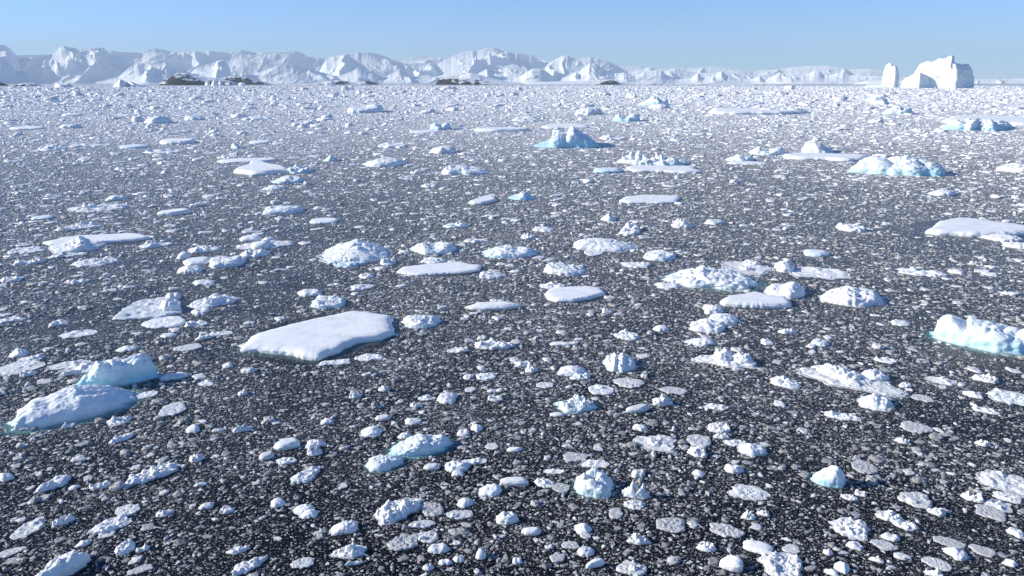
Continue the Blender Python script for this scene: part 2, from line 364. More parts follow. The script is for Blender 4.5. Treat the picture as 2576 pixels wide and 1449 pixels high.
# ------------------------------------------------------------------ the floes, bergs and chunks one by one
# x0 x1 y0 y1 (as they stand in the photograph's 2576 x 1449 view; turned into ground positions below), kind, options | landmark phrase | label
ITEMS = """
605 990 776 900 F h=15 poly=big sub=.8|the great angular snow floe|largest flat snow floe, smooth white angular slab casting a dark shadow to its right
52 345 978 1058 B ft=.66 t=.22 prof=lowleft r=3 sub=1 h=1|the blue tapering ice hump|smooth rounded ice hump tapering to the right, near side in blue shade
190 392 900 972 B ft=.3 prof=upleft t=.75 sub=1|the turquoise-hearted iceberg|small iceberg with glowing turquoise hollow, behind the tapering ice hump
133 392 897 935 R g=.1|the rubble apron|pale rubble-covered ice apron lying right behind the turquoise-hearted small iceberg
2342 2660 800 884 B ft=.45 prof=right t=.5 sub=.8|the crevassed iceberg|crevassed blue and white iceberg with two humps, cut by the right edge
2037 2126 1170 1226 B ft=.4 prof=wedge t=.5 sub=.5|the glassy blue wedge|lone smooth pale blue ice wedge with a deep shadow, in open dark brash lower right
977 1143 1098 1148 B prof=crest t=.4 sub=.8 r=5|the lumpy blue-footed berg piece|long lumpy white ice piece over pale turquoise foot, lower middle
922 1022 1141 1188 L t=.25 sub=.7|the horned white lump|knobbly white ice lump with a curved horn, in front of the long lumpy blue-footed piece
935 1060 1237 1316 R h=16 r=22 big=1|the crusted ragged block|ragged crusted snow block with hollows and dark shadow at its right, lower middle
1442 1546 1192 1251 B t=.35 sub=.4|the bulging round berg piece|bulging creased white and blue ice boulder standing alone, lower right of centre
1393 1507 992 1040 R t=.3 h=14 big=1 sub=.6|the bluish crusted block|bluish crusted ice block with a shadowed right end, lower right of centre
2014 2254 921 981 R g=.18 h=6 bl=4 r=-8|the long rubble pan|long oval rubble-strewn pan tilted down to the right, broad grey rim around it
1749 1925 880 926 R h=10 bl=3|the jagged white floe|jagged white rough floe with a toothed right end and shadow
2089 2196 1299 1361 R h=9 g=.06 big=1|the round crusted floe|round crusted white floe with granular top, lower right
1910 2024 1381 1460 R h=9 g=.08 big=1|the crusted floe at the bottom edge|big granular round floe touching the bottom picture edge, lower right
1827 1935 1217 1258 R h=5 g=.12|the oval granular pan|oval granular white pan between the glassy blue wedge and the bulging round boulder
2455 2620 1186 1243 R h=6 g=.22|the broad grey rough floe|broad rough grey floe with ridged top, reaching the right picture edge
2254 2346 1236 1278 P bl=1 g=.3|the pan with a white hump|translucent grey pan carrying one smooth white hump, lower right
317 448 1167 1216 R h=10 r=10 big=1|the ridged broken slab|ridged slab with a cracked smooth front edge, lower left dark brash
83 228 1403 1460 B r=18 h=1|the long blue log of ice|long rounded snow log rising to the right, at the bottom edge lower left
688 757 1098 1133 S t=.25 g=.1 w=.6|the glassy grey-green slab|smooth glassy grey-green ice slab tilted up to the right with shadow behind
290 342 1360 1398 L r=15|the blue-shaded dome|blunt white dome chunk shaded blue on its right, lower left
829 909 1312 1346 L|the smooth pale dome|smooth pale blue dome chunk, flattened and pointed at right, bottom middle left
582 670 1399 1441 R r=14 h=8|the grooved block|grooved white block with parallel ridges, by the bottom edge left of centre
228 334 1294 1338 R r=12 h=9|the scalloped slab|scalloped white slab with a raised back ridge, lower left
288 353 1267 1298 P g=.1||granular flat pale pan just behind the scalloped slab
32 108 1306 1354 R g=.15 r=22 h=5||rough greyish pan rising to upper right, near the left edge low down
735 793 1269 1296 L||rounded white chunk paired with a second one just in front, lower left of centre
755 803 1282 1305 L||front one of two rounded chunks touching each other, lower left of centre
97 182 1199 1231 L r=13|the slender snow spindle|slender pointed snow spindle with blue right side, near the left edge
277 420 741 799 P g=.05 t=.1 h=3 poly=tri sub=.4|the pale triangular sheet|pale triangular ice sheet with sharp left tip, below the pack at left
402 458 744 788 L||rounded white boulder frozen at the right end of the pale triangular sheet
415 459 730 758 L||smaller knob right behind the boulder of the pale triangular sheet
475 600 739 774 R h=8 bl=3|the twin-humped floe|twin-humped white floe right of the pale triangular sheet
360 468 795 827 F h=4 rough=1|the small rough-topped slab|rough-topped parallelogram slab with dark right-hand edge, in front of the triangular sheet
1112 1183 1161 1191 L t=.1||white ridge chunk joined end to end with a flatter one behind it, lower middle
1160 1228 1151 1169 R h=4||low white rough chunk directly behind the white ridge chunk, lower middle
1252 1330 1196 1224 S g=.1||smooth grey slab with raised white right rim, lower middle
1342 1400 1199 1229 R h=7||crusty grey-white chunk between the smooth rimmed slab and the bulging boulder
1203 1268 1219 1251 L t=.12 sub=.4||white rounded chunk with dark shadow right, in front of the smooth rimmed slab
1057 1121 1259 1301 P g=.5||translucent grey pancake just right of the crusted ragged block's shadow
1122 1194 1281 1309 P g=.3 bl=1||oval grey pan with a crumbly white middle, lower middle
1248 1304 1287 1321 L||blue-shaded egg-shaped dome chunk, lower middle dark brash
1043 1108 1332 1369 P g=.2 bl=1||round grey pan with crumbly white heap at left, bottom middle
973 1059 1341 1389 P g=.48||wide flat translucent pancake, bottom middle, left of the crumbly heap pan
1072 1133 1367 1393 L t=.08||clean white loaf-shaped chunk, bottom middle
825 938 1362 1404 R h=9 bl=1|the flat-fronted rubble block|rubble block with flat front sheet, bottom middle left
1197 1225 1376 1408 L||upright egg-shaped white chunk on a faint grey pan, bottom middle
1442 1491 1317 1344 L t=.08||smooth white dome chunk, lower right of centre above a small grey pan
1472 1521 1400 1433 S r=28||smooth oblong white slab slanting up to the right, near bottom edge
1552 1633 1404 1455 P g=.25 bl=1||large grey rough pan with a white lump at its top, on the bottom edge
1593 1706 1087 1134 R g=.2 h=4 bl=1|the diamond-shaped rubble pan|diamond-shaped rubble pan with a bright lump at its right, right of centre
1725 1790 1088 1126 P g=.35 t=.15||round smooth greenish-grey pancake beside the diamond-shaped rubble pan
1852 1930 1116 1149 L t=.15|the knobbly chunk|knobbly white chunk shaded blue at right, in front of a flat pale one
1819 1886 1103 1124 R h=5||flat pale rough chunk directly behind the knobbly chunk
1645 1730 1302 1344 P g=.5||very flat speckled grey pancake, lower right of centre
1780 1871 1316 1354 P g=.4||ragged flat grey pan left of the round crusted floe
1865 1950 1357 1394 S h=9 w=.3||blocky white chunk with a sharp left corner, just behind the bottom-edge granular floe
1809 1871 1392 1438 S w=.5||angular grey-white wedge standing left of the bottom-edge granular floe
2374 2433 1377 1408 L||bright clean white chunk with flat top near the lower right corner
2209 2268 1279 1314 R h=10 g=.15||grey crusty upright chunk right of the round crusted floe
2244 2310 1302 1333 R h=7 g=.05||granular pale chunk in front of the grey crusty upright chunk
2477 2545 1254 1284 R g=.2 h=5||rough grey chunk just in front of the broad grey rough floe
2450 2531 1272 1306 P g=.45||thin grey ragged pan below the broad grey rough floe
2345 2426 1352 1378 P g=.5||thin translucent pan with a glassy dark patch, lower right
2322 2396 1403 1433 P g=.3||crumbly grey pan near the bottom edge lower right
2439 2508 1372 1399 P g=.45||flat grey pan close to the lower right corner
1168 1312 755 782 S h=12 w=.35 layered=1|the layered blue slab|long layered slab with blue strata, blunt left end, centre
1012 1113 794 826 B t=.2|the shaded peak chunk|low peaked ice chunk shaded blue at right, just right of the great snow floe
1197 1293 850 881 R h=10|the ridged white bar|ridged white bar of ice with pale sides, middle of the picture
1540 1613 830 857 R h=9||white blocky rough chunk with shadow at right, right of centre
1513 1600 889 936 B t=.2 prof=spiky|the splintered blue cluster|splintered pale blue cluster of upright ice shards, right of centre
1403 1473 920 946 L t=.1||humped white chunk behind a paler flat one, right of centre
1433 1491 934 956 R h=5 t=.1||paler flat crusted chunk in front of the humped white chunk
1098 1154 985 1017 L|the round white mound|round white mound chunk with small dark shadow, middle
1473 1544 966 996 P g=.05 bl=1||oval pan with one smooth raised white lump, behind the bluish crusted block
907 963 1074 1101 L t=.08||pale smooth chunk with soft submerged rim, left of the lumpy blue-footed piece
1019 1064 1050 1069 L||small pointed white chunk behind the long lumpy blue-footed piece
1572 1636 1012 1041 S g=.25 t=.1 r=18||smooth translucent grey slab slanting up to the right, right of centre
2159 2243 994 1032 B t=.08 prof=crest|the peaked rubble heap|peaked rubble heap of white ice, right of centre low
1929 2020 944 976 R h=8||white broken chunk with raised left rim, right of centre
2485 2610 980 1021 R h=7 g=.05 t=.1|the curled-rim floe|pale floe with a curled rim and slushy right half, cut by the right edge
2242 2288 803 820 L||small twin-knobbed white chunk left of the crevassed iceberg
1781 1861 789 814 L t=.3 sub=.4|the pale blue dome|pale blue smooth dome behind a lumpy white one, right of centre
1734 1826 805 837 B|the cauliflower chunk|white cauliflower-like chunk in front of the pale blue dome
1780 1845 1057 1089 R h=9||layered chunk with a raised knob at its right, above the flat pale rough chunk
2340 2590 543 594 F h=12 poly=rfloe|the wide tabular floe at right|widest tabular floe at the right edge, flat top and crumbly front
2474 2571 589 609 L h=1||smooth snow pillow in front of the wide tabular floe at right
2524 2600 607 626 L||round rough chunk just in front of the smooth snow pillow, by the right edge
105 384 584 616 F h=7 poly=longf|the long flat floe at left|long narrow flat snow floe with a shaded front edge, left side
130 259 597 635 B prof=spike1|the spiked floe|broken floe with a hooked spike, overlapping the front of the long flat floe at left
998 1213 655 693 F h=6 poly=midf|the half-moon flat floe|flat snow floe in the centre, straight-edged with an ice lump behind its back edge
1058 1126 647 665 L||smooth snow lump sitting behind the half-moon flat floe
1370 1523 717 761 F h=8 poly=roundf sub=.5|the round-edged flat floe|roundish flat snow floe with a thick left lip, centre right
1355 1425 709 727 R h=4||crumbled ice against the back left edge of the round-edged flat floe
1812 1993 726 769 F h=13 poly=frontf|the cracked flat floe|flat floe with a hairline crack, thick crumbly front and dark shadow at right
1925 2024 708 751 B prof=saddle|the saddle-backed snow hump|saddle-backed snow hump joined behind the cracked flat floe
1667 1911 675 728 B prof=longridge t=.1 sub=.7|the long scalloped ridge|long scalloped white ridge of ice above greenish water, right of centre
1812 1952 655 690 R g=.2 h=3 bl=2|the slushy grey pan|slushy grey pan with turquoise melt, behind the long scalloped ridge
1945 2003 653 685 L|the round boulder on the slush|round white boulder at the right end of the slushy grey pan
1984 2141 671 705 R h=4 g=.05|the lacework pan|wide thin pan with crumbled back part, right of the round boulder
2060 2220 726 772 B prof=crest|the broken snow heap|broken snow heap with several white knobs, right of the cracked flat floe
808 976 610 662 B prof=domef|the domed snow floe|domed snow floe with smooth white slope and shaded right side, left of centre
808 945 640 672 R t=.4 h=9||blue crusted foot of ice in front of the domed snow floe
1029 1151 610 641 B t=.2 prof=twohump|the double white hump|double white ice hump right of the domed snow floe
1205 1353 620 650 B t=.3 prof=crest|the turquoise-streaked heap|turquoise-streaked low ice heap right of the double white hump
1427 1603 602 633 B prof=layer t=.05|the striped layered block|elongated white block with fine parallel layers, centre right
1465 1526 627 644 P g=.03 h=2||thin flat plate lying in front of the striped layered block
1365 1474 661 693 B prof=crestl|the white saw-backed chunk|saw-backed white chunk with steep left end, centre
1613 1700 630 656 B t=.25|the teal-tinted chunk|teal-tinted pointed ice chunk with a flat left half, right of centre
1563 1639 656 675 R h=5||low white chunk left in front of the teal-tinted chunk
2017 2086 624 647 S t=.55 g=.1|the lone turquoise hump|lone turquoise translucent hump in open brash, right of centre
447 481 628 652 L||small sharp white peak at the back of the split ice cluster
460 531 643 669 S h=10 w=.3 layered=1|the split ice cluster|flat-sided tilted block in the middle of a broken ice cluster, left side
524 614 643 675 B t=.1||blue-shaded rough hump at the right end of the split ice cluster
443 511 665 690 L||pyramid-shaped white chunk in front of the split ice cluster
473 554 615 637 R h=7||low pale chunk behind the split ice cluster
600 658 589 608 S h=10|the blocky ruin|blocky flat-topped ice at the back of a ruined heap, left of centre
657 698 593 612 L||smaller knob beside the blocky flat-topped ice of the ruined heap
629 678 603 629 S h=14||dark shaded cube in the middle of the ruined heap, left of centre
597 750 604 627 R h=6||rough apron trailing right from the shaded cube, left of centre
605 680 624 648 R h=8||crumbly front chunk below the shaded cube
1557 1713 488 514 F h=5 poly=upf|the oval flat floe|flat oval snow floe with jagged shaded right end, upper right of centre
1177 1259 489 516 F h=7 poly=wedgef|the wedge-shaped flat floe|wedge-shaped flat white floe with shadow at right, centre upper
1278 1350 483 503 B t=.6 prof=knob|the turquoise knob|turquoise ice with a rounded knob, right of the wedge-shaped flat floe
398 478 524 542 F h=9 w=.2|the dark-fronted slab|flat white slab whose whole front is in dark shade, left side
662 765 517 540 B t=.15|the scaly blue mound|low scaly blue-white mound left of centre
148 246 557 579 R h=12 big=1|the thick crusted slab|thick crusted oval slab above the long flat floe at left
162 322 511 533 R h=6 bl=1|the long low broken bar|long low broken bar with a pointed knob at its left end
772 852 546 565 F h=5||flat pale wedge with upturned right end, left of centre
268 318 487 505 L t=.3||rounded blue hump in the upper left pack
748 812 727 748 L t=.08||rounded white loaf with shadow, behind the scaly blue chunk left of the great floe
782 868 745 777 B t=.2|the scaly blue chunk|scaly blue-white chunk just behind the great angular snow floe
587 728 400 438 F h=10 poly=humpf|the swept white floe|large swept white floe with upturned back, upper left of centre
550 704 396 410 F h=5||flat floe right behind the swept white floe
712 798 417 438 R t=.35 h=8||blue broken chunk touching the right end of the swept white floe
685 768 442 462 B t=.3 prof=crest||pale blue jagged chunk in front of the swept white floe
660 724 464 479 L||smooth low blue-white chunk, lower one in front of the swept white floe
405 493 346 364 F h=8|the thick white raft|thick flat raft of ice with soft humped top, upper left
372 470 374 386 R h=4||low wavy strip of ice below the thick white raft
297 374 361 374 S t=.45||long turquoise-grey lens of ice, left of the thick white raft
1335 1510 321 374 B ft=.3 prof=midberg t=.55 sub=.5|the castle-like iceberg|castle-like iceberg with a sharp shaded peak and turquoise left tower, upper middle
1360 1478 309 324 F h=3||flat pale floe immediately behind the castle-like iceberg
1187 1337 319 332 F h=7 flatpoly=1|the straight-edged tabular floe|long straight-edged tabular floe left of the castle-like iceberg
1077 1138 304 327 B t=.5 prof=twohump|the blue cauliflower lump|blue cauliflower lump with two heads, upper middle
1025 1108 326 335 F h=2||thin flat plate in front of the blue cauliflower lump
870 964 262 284 B ft=.3 prof=boat t=.2|the boat-shaped iceberg|boat-shaped small iceberg with raised right end, on the smooth far ice
1058 1098 269 285 L||white tilted chunk right of the boat-shaped iceberg
1120 1160 265 279 L||dark-sided mound, second right of the boat-shaped iceberg
1440 1524 267 289 L h=1|the wide snow dome|wide low snow dome in the far pack, upper middle
1605 1692 240 266 B t=.35 prof=crest|the blue rocky-looking hump|blue hump with shaded right face in the far pack
1628 1690 259 273 L h=1||smooth low snow dome in front of the far blue hump
1533 1613 284 306 B t=.7 prof=twohump|the twin turquoise humps|twin bright turquoise humps on a white base, upper right of centre
1285 1368 290 308 R t=.25 h=7||bluish rubble heap left of the twin turquoise humps
913 1024 397 420 B prof=roll|the long shaded roll|long rounded roll of ice with dark blue front, upper middle
1075 1152 366 387 B prof=roll||shorter rounded roll of ice with shaded front, right of the long shaded roll
948 1024 354 373 R h=7 t=.15||blue-white crumbly heap behind the long shaded roll
1110 1230 412 440 B prof=crestl t=.15|the dark-capped crumbly heap|crumbly heap with dark-shaded cap, upper middle
1557 1742 389 418 R h=14 t=.25 big=1|the crumbled white wall|crumbled blue-white wall of ice behind a flat shelf, upper right of centre
1572 1764 414 436 F h=6 flatpoly=1|the flat shelf floe|flat shelf floe with crisp front edge, in front of the crumbled white wall
1488 1566 419 436 S t=.65 h=9||glassy turquoise low block, left of the flat shelf floe
2015 2100 356 388 B ft=.3 prof=block|the cream-topped block|tall cream-topped ice block leaning right, on the back of a tabular floe
1972 2188 383 406 F h=8 flatpoly=1|the tabular floe|long tabular floe beneath the cream-topped block, upper right
2145 2386 396 441 B ft=.35 prof=wall t=.45 sub=.5|the turquoise-fronted iceberg|broad low iceberg with glowing turquoise front cliff, upper right
1884 1978 367 391 B prof=twohump t=.2|the hollowed white floe|hollowed white floe with blue humps, left of the tabular floe under the block
1824 1898 388 407 B prof=crest t=.25||pale blue pointed heap in front of the hollowed white floe
1829 1928 404 415 F h=3||thin plate just in front of the pale blue pointed heap
2509 2620 409 434 L h=1|the shaded snow raft|rounded snow raft with blue shaded top, cut by the right edge
2389 2620 288 316 F h=9 flatpoly=1|the far tabular floe|far tabular floe with a small snow hump, reaching the right edge
2380 2542 298 330 R t=.5 h=18 big=1|the turquoise rubble arch|turquoise rubble with a dark notch, in front of the far tabular floe
2337 2406 475 494 L t=.15||humped white chunk with shaded right, between turquoise-fronted iceberg and tabular floe at right
1777 2031 270 289 F h=8 flatpoly=1 bl=2|the long humped raft|long low raft with blue humps at its right end, far upper right
2220 2298 263 287 B prof=crest t=.3||white and blue broken heap in the far pack, right side
2170 2236 237 255 L t=.4||blue-grey rubble heap below the iceberg tower
2190 2236 248 263 L t=.25||smooth pale dome directly in front of the blue-grey rubble heap
332 366 288 306 L|the white shark fin|bright white fin-shaped ice in the far pack, upper left
363 432 289 311 B prof=roll t=.2||dark blue hummock right of the white shark fin
460 519 289 304 R t=.3 h=8||bluish broken heap, farther right of the white shark fin
150 209 309 323 L h=1 t=.1||pale low dome in the upper left pack
33 108 316 327 F h=4||flat floe with blue-shaded right half, upper left
730 791 302 317 B prof=boat||low blue chunk with white raised left end, upper left of centre
792 839 296 304 F h=5||small sharp-edged plank of ice, left of the boat-shaped iceberg
2271 2442 144 222 B prof=arch far=1 t=.08 fp=giant ex=giant|the giant horizon iceberg|giant white iceberg with craggy top and dark notch at its foot, on the horizon right
2217 2258 162 221 B prof=towertop far=1 t=.05 fp=towerbody dk=.7 ex=tower|the iceberg tower|tall square iceberg tower standing on a low foot, left of the giant iceberg
283 334 200 219 B prof=pyr far=1||white pyramid iceberg on the horizon, left
323 372 203 219 B prof=finl far=1||sloping white iceberg right of the white pyramid on the horizon
140 182 208 220 L far=1||smooth blue-grey dome iceberg on the horizon, far left
515 530 204 215 L far=1||small rounded iceberg in front of the dark rocky island
530 552 200 216 B prof=pyr far=1||pointed iceberg in front of the dark rocky island
549 561 205 215 L far=1||small square iceberg right of the pointed one before the island
566 580 204 216 L far=1||narrow upright iceberg before the island's right slope
600 622 208 216 F h=7 far=1||low blocky iceberg right of the rocky island
815 846 205 216 S h=9 far=1 fp=cube||flat-topped blue-grey iceberg left of the snowy skerries on the horizon
859 876 216 227 S h=9 far=1 fp=cube||left one of two dark blue blocks in the far pack
874 892 216 227 S h=9 far=1 fp=cube||right one of two dark blue blocks in the far pack
1101 1154 216 225 B prof=crest far=1||low dark jagged row of ice in the far pack, middle
1708 1726 195 209 B prof=tower2 far=1||small upright iceberg with a notch, on the horizon right of centre
1963 1981 200 210 L far=1||small grey dome iceberg on the horizon, left of a thin spike
1987 1996 198 210 B prof=pyr far=1||thin ice spike on the horizon, right of centre
2454 2464 199 210 B prof=pyr far=1||small pointed iceberg on the horizon right of the giant iceberg
2505 2527 201 210 L far=1||small dark dome iceberg on the horizon near the right edge
1970 2001 215 225 S h=8 far=1 fp=cube||white blocky iceberg with shaded right face, in the far pack
"""
# smaller ones: x0 x1 y0 y1 kind, options (their labels tell where they float)
MINOR = """
760 822 1105 1130 L;773 817 1126 1147 L;648 692 1133 1158 S g=.35;478 516 1141 1164 L;693 750 1146 1168 R h=5;728 811 1172 1214 R r=22 h=8;230 279 1207 1231 L;0 34 1181 1211 L;133 184 1297 1321 L;678 721 1254 1276 L;548 588 1271 1293 L;342 380 1370 1388 L;568 629 1371 1395 R h=8;725 801 1403 1431 P g=.25;320 384 1423 1444 P g=.4;193 228 1359 1376 L;-10 67 1379 1399 P g=.25;243 291 1334 1354 P g=.2;497 538 1265 1283 L;395 436 1280 1301 R h=5;172 201 1221 1233 L;485 523 1212 1224 L;272 338 1090 1112 R r=14 h=7
1133 1168 1183 1199 L;1460 1538 1154 1178 R h=4;1558 1634 1226 1254 L t=.1;1563 1623 1254 1283 R h=6 g=.1;1588 1629 1180 1204 L g=.2;1145 1194 1253 1278 L g=.1;1022 1099 1306 1329 P g=.25 bl=1;1457 1489 1338 1356 P g=.35;1310 1363 1322 1349 S g=.1;1580 1638 1344 1371 L;1410 1463 1361 1384 P g=.35;1452 1499 1374 1404 L;1528 1569 1276 1306 P g=.45;1287 1314 1401 1421 L;1062 1093 1414 1436 L;1102 1138 1406 1424 L;1138 1169 1397 1416 L g=.1;865 913 1407 1423 L;1410 1486 1137 1163 P g=.4;1065 1106 1162 1184 S g=.3;1218 1256 1114 1133 P g=.15;1273 1313 1122 1138 S;1370 1423 1176 1193 R h=4;1382 1440 1214 1241 P g=.5;1380 1426 1389 1418 P g=.45
1729 1780 1122 1151 R h=9;1790 1835 1086 1104 L;1817 1873 1167 1191 L;1737 1775 1182 1198 L;2140 2208 1157 1193 P g=.5;2149 2183 1229 1248 L;2115 2156 1241 1259 L;2417 2473 1236 1263 L;2500 2566 1234 1261 R h=5;1865 1901 1286 1309 L;1904 1938 1282 1299 L;2330 2380 1276 1296 L g=.1;1754 1800 1357 1388 R h=9;1969 2015 1367 1393 P g=.2;2217 2265 1341 1364 L;2189 2266 1359 1386 P g=.4;2130 2171 1361 1383 L;2189 2228 1399 1416 L;2100 2138 1414 1443 L;2069 2098 1381 1398 L;2535 2575 1329 1351 L;2325 2378 1432 1453 L;2524 2558 1407 1426 L;2454 2490 1106 1123 L;2250 2286 1094 1116 L;2070 2108 1431 1448 L
25 74 877 899 B prof=pyr;47 109 892 909 R h=4;-10 107 905 939 R h=3 g=.1;50 91 927 946 L;127 221 905 926 R h=3 g=.1;118 173 804 822 R h=6;-6 63 795 811 R h=5;147 236 829 849 R h=3;465 524 802 822 R h=6;483 529 774 792 L;518 589 830 846 R h=5;405 448 836 849 L;295 349 870 886 L;437 511 865 884 P g=.15;403 474 937 956 L;483 516 940 955 L;397 471 1012 1049 P g=.12;267 339 1045 1069 R h=8;155 191 1062 1077 L;337 399 984 1002 R h=3;498 539 954 972 R h=3;467 504 1067 1090 L;797 883 902 919 R h=4;598 624 979 996 L;557 586 912 927 L;583 638 1069 1086 L;807 839 1052 1069 L;485 533 842 856 L
885 971 887 909 R h=6;1127 1183 870 889 R h=5;1513 1543 772 789 L;1642 1684 818 834 L;1292 1339 905 924 L t=.1;1322 1356 917 939 L;1193 1251 935 956 R h=5;1162 1193 941 956 L;1540 1626 950 979 P g=.2;1343 1401 960 976 P g=.1;1382 1419 1035 1049 S g=.1;1222 1269 990 1011 L g=.1;1223 1266 975 989 L;1168 1198 972 987 P g=.1;1050 1093 991 1009 R h=4;1030 1064 1010 1026 L;950 984 967 986 L;878 909 982 1002 L;943 986 1039 1059 S g=.3;1002 1038 1087 1106 L;1147 1184 1079 1097 L;1183 1216 1067 1087 L;1640 1693 992 1022 L t=.1;1657 1731 972 994 P g=.35;1590 1629 1067 1086 L;1380 1434 857 871 S
1762 1821 764 792 L;1724 1803 850 872 L;1957 2005 824 841 L;1912 1948 850 869 L;2040 2086 851 872 L;2202 2261 896 914 L;2040 2080 919 932 L;2264 2293 955 977 L;2075 2166 1034 1057 R h=6;2450 2513 940 964 L;2332 2405 945 967 R h=4 g=.1;2422 2478 985 1002 L;2450 2513 1023 1041 R h=5;2294 2348 992 1012 P g=.35;1767 1835 1015 1032 R h=4;2264 2341 1060 1092 P g=.4
77 134 540 553 S t=.2;27 111 618 638 R h=5;350 436 608 623 R h=6;43 121 646 665 L;127 214 633 648 R h=5;188 299 643 670 R h=9;487 548 703 718 L;165 228 701 714 L;3 64 691 709 L;953 999 650 668 L t=.1;880 944 712 730 R h=4;1113 1188 558 575 R t=.2 h=8;1307 1346 586 602 R h=8;1167 1228 597 611 R h=5;1340 1396 569 584 L;1510 1554 537 557 B prof=pyr;1555 1619 564 593 R h=10;1202 1269 682 701 B prof=crestl;1648 1713 711 728 L;1670 1726 692 714 L;902 946 685 701 R h=5;1685 1746 552 574 L;1769 1823 550 566 L;2104 2178 557 583 R h=9;2254 2385 675 696 R h=6 t=.1
158 204 283 294 F h=4;613 684 291 303 R h=5 t=.3;97 166 367 380 R h=6 t=.2;163 258 360 370 R h=3;583 623 356 374 B prof=finl t=.3;627 681 352 362 F h=4;323 349 391 405 L t=.2;813 856 388 407 B prof=pyr t=.3;1507 1584 339 352 R h=6;1060 1100 460 472 R h=6
"""

# silhouettes of the larger pieces: (across, height share)
PROFS = {
 'lowleft': [(-1,.35),(-.9,.75),(-.7,.9),(-.45,.8),(-.2,.95),(0,1),(.2,.8),(.45,.6),(.7,.4),(1,.12)],
 'upleft': [(-1,.15),(-.85,.28),(-.65,.5),(-.45,.62),(-.35,.9),(-.1,.86),(.2,.82),(.5,.86),(.8,1),(.95,.95),(1,.7)],
 'right': [(-1,.45),(-.9,.85),(-.78,1),(-.65,.97),(-.5,.7),(-.42,.6),(-.38,.8),(-.2,.74),(-.05,.8),(.1,.74),(.3,.68),(.5,.85),(.7,.98),(.9,.9),(1,.6)],
 'wedge': [(-1,.12),(-.7,.45),(-.4,.6),(0,.75),(.3,1),(.5,1),(.75,.8),(1,.5)],
 'crest': [(-1,.2),(-.8,.4),(-.5,.6),(-.3,.85),(-.1,1),(.1,.92),(.25,.7),(.45,.78),(.65,.9),(.8,.7),(1,.3)],
 'crestl': [(-1,.5),(-.85,1),(-.6,.95),(-.4,.75),(-.1,.7),(.2,.55),(.5,.5),(.8,.35),(1,.2)],
 'spiky': [(-1,.3),(-.7,.6),(-.5,.5),(-.3,1),(-.1,.75),(.2,.9),(.45,.6),(.7,.7),(1,.3)],
 'spike1': [(-1,.2),(-.6,.3),(-.2,.55),(0,.7),(.12,1),(.25,.85),(.4,.4),(.7,.35),(1,.25)],
 'saddle': [(-1,.3),(-.6,.55),(-.3,.5),(0,.65),(.2,.9),(.4,1),(.7,.85),(1,.5)],
 'longridge': [(-1,.35),(-.8,.45),(-.6,.6),(-.35,.8),(-.2,1),(-.05,.85),(.2,.75),(.45,.62),(.7,.55),(1,.35)],
 'domef': [(-1,.2),(-.6,.5),(-.2,.85),(.1,1),(.4,.8),(.7,.5),(1,.3)],
 'twohump': [(-1,.4),(-.7,.8),(-.45,.95),(-.1,.6),(.1,.5),(.4,.85),(.6,1),(.85,.9),(1,.4)],
 'layer': [(-1,.6),(-.8,.9),(-.4,1),(0,.95),(.4,.8),(.7,.55),(1,.25)],
 'knob': [(-1,.3),(-.5,.4),(-.2,.5),(-.1,1),(.2,1),(.35,.45),(.7,.4),(1,.2)],
 'midberg': [(-1,.04),(-.75,.14),(-.5,.2),(-.42,.3),(-.38,.8),(-.18,.78),(-.12,.45),(0,.55),(.12,.92),(.22,1),(.35,.8),(.55,.6),(.8,.4),(1,.1)],
 'boat': [(-1,.6),(-.9,.75),(-.4,.6),(.1,.55),(.3,.8),(.6,.95),(.95,1),(1,.7)],
 'roll': [(-1,.35),(-.7,.6),(-.35,.85),(0,1),(.5,.98),(.85,.8),(1,.4)],
 'block': [(-1,.55),(-.85,.9),(-.5,1),(-.2,.95),(.1,.8),(.4,.5),(.7,.3),(1,.15)],
 'wall': [(-1,.5),(-.85,.85),(-.5,.95),(-.2,.85),(.1,1),(.3,.85),(.6,.75),(.8,.7),(1,.4)],
 'arch': [(-1,.30),(-.92,.32),(-.8,.4),(-.66,.5),(-.55,.78),(-.4,.82),(-.22,.8),(-.08,.88),(0,.92),(.12,.93),(.25,1),(.31,1),(.34,.83),(.48,.8),(.6,.77),(.72,.81),(.77,.8),(.82,.72),(.9,.65),(.93,.5),(1,.28)],
 'tower': [(-1,.05),(-.4,.09),(-.05,.12),(.1,.3),(.16,.75),(.25,.98),(.4,1),(.7,.9),(.92,.8),(.97,.6),(1,.05)],
 'towertop': [(-1,.8),(-.8,1),(-.3,.97),(.2,.9),(.9,.8),(1,.7)],
 'tower2': [(-1,.6),(-.6,1),(-.2,.95),(0,.9),(.4,1),(.7,.6),(1,.2)],
 'pyr': [(-1,.15),(-.5,.55),(-.25,.8),(-.12,1),(.05,.9),(.5,.5),(1,.1)],
 'butt': [(-1, .6), (-.5, .8), (.2, 1), (1, .62)],
 'finl': [(-1,.9),(-.8,1),(-.4,.65),(0,.4),(.5,.3),(1,.15)],
}
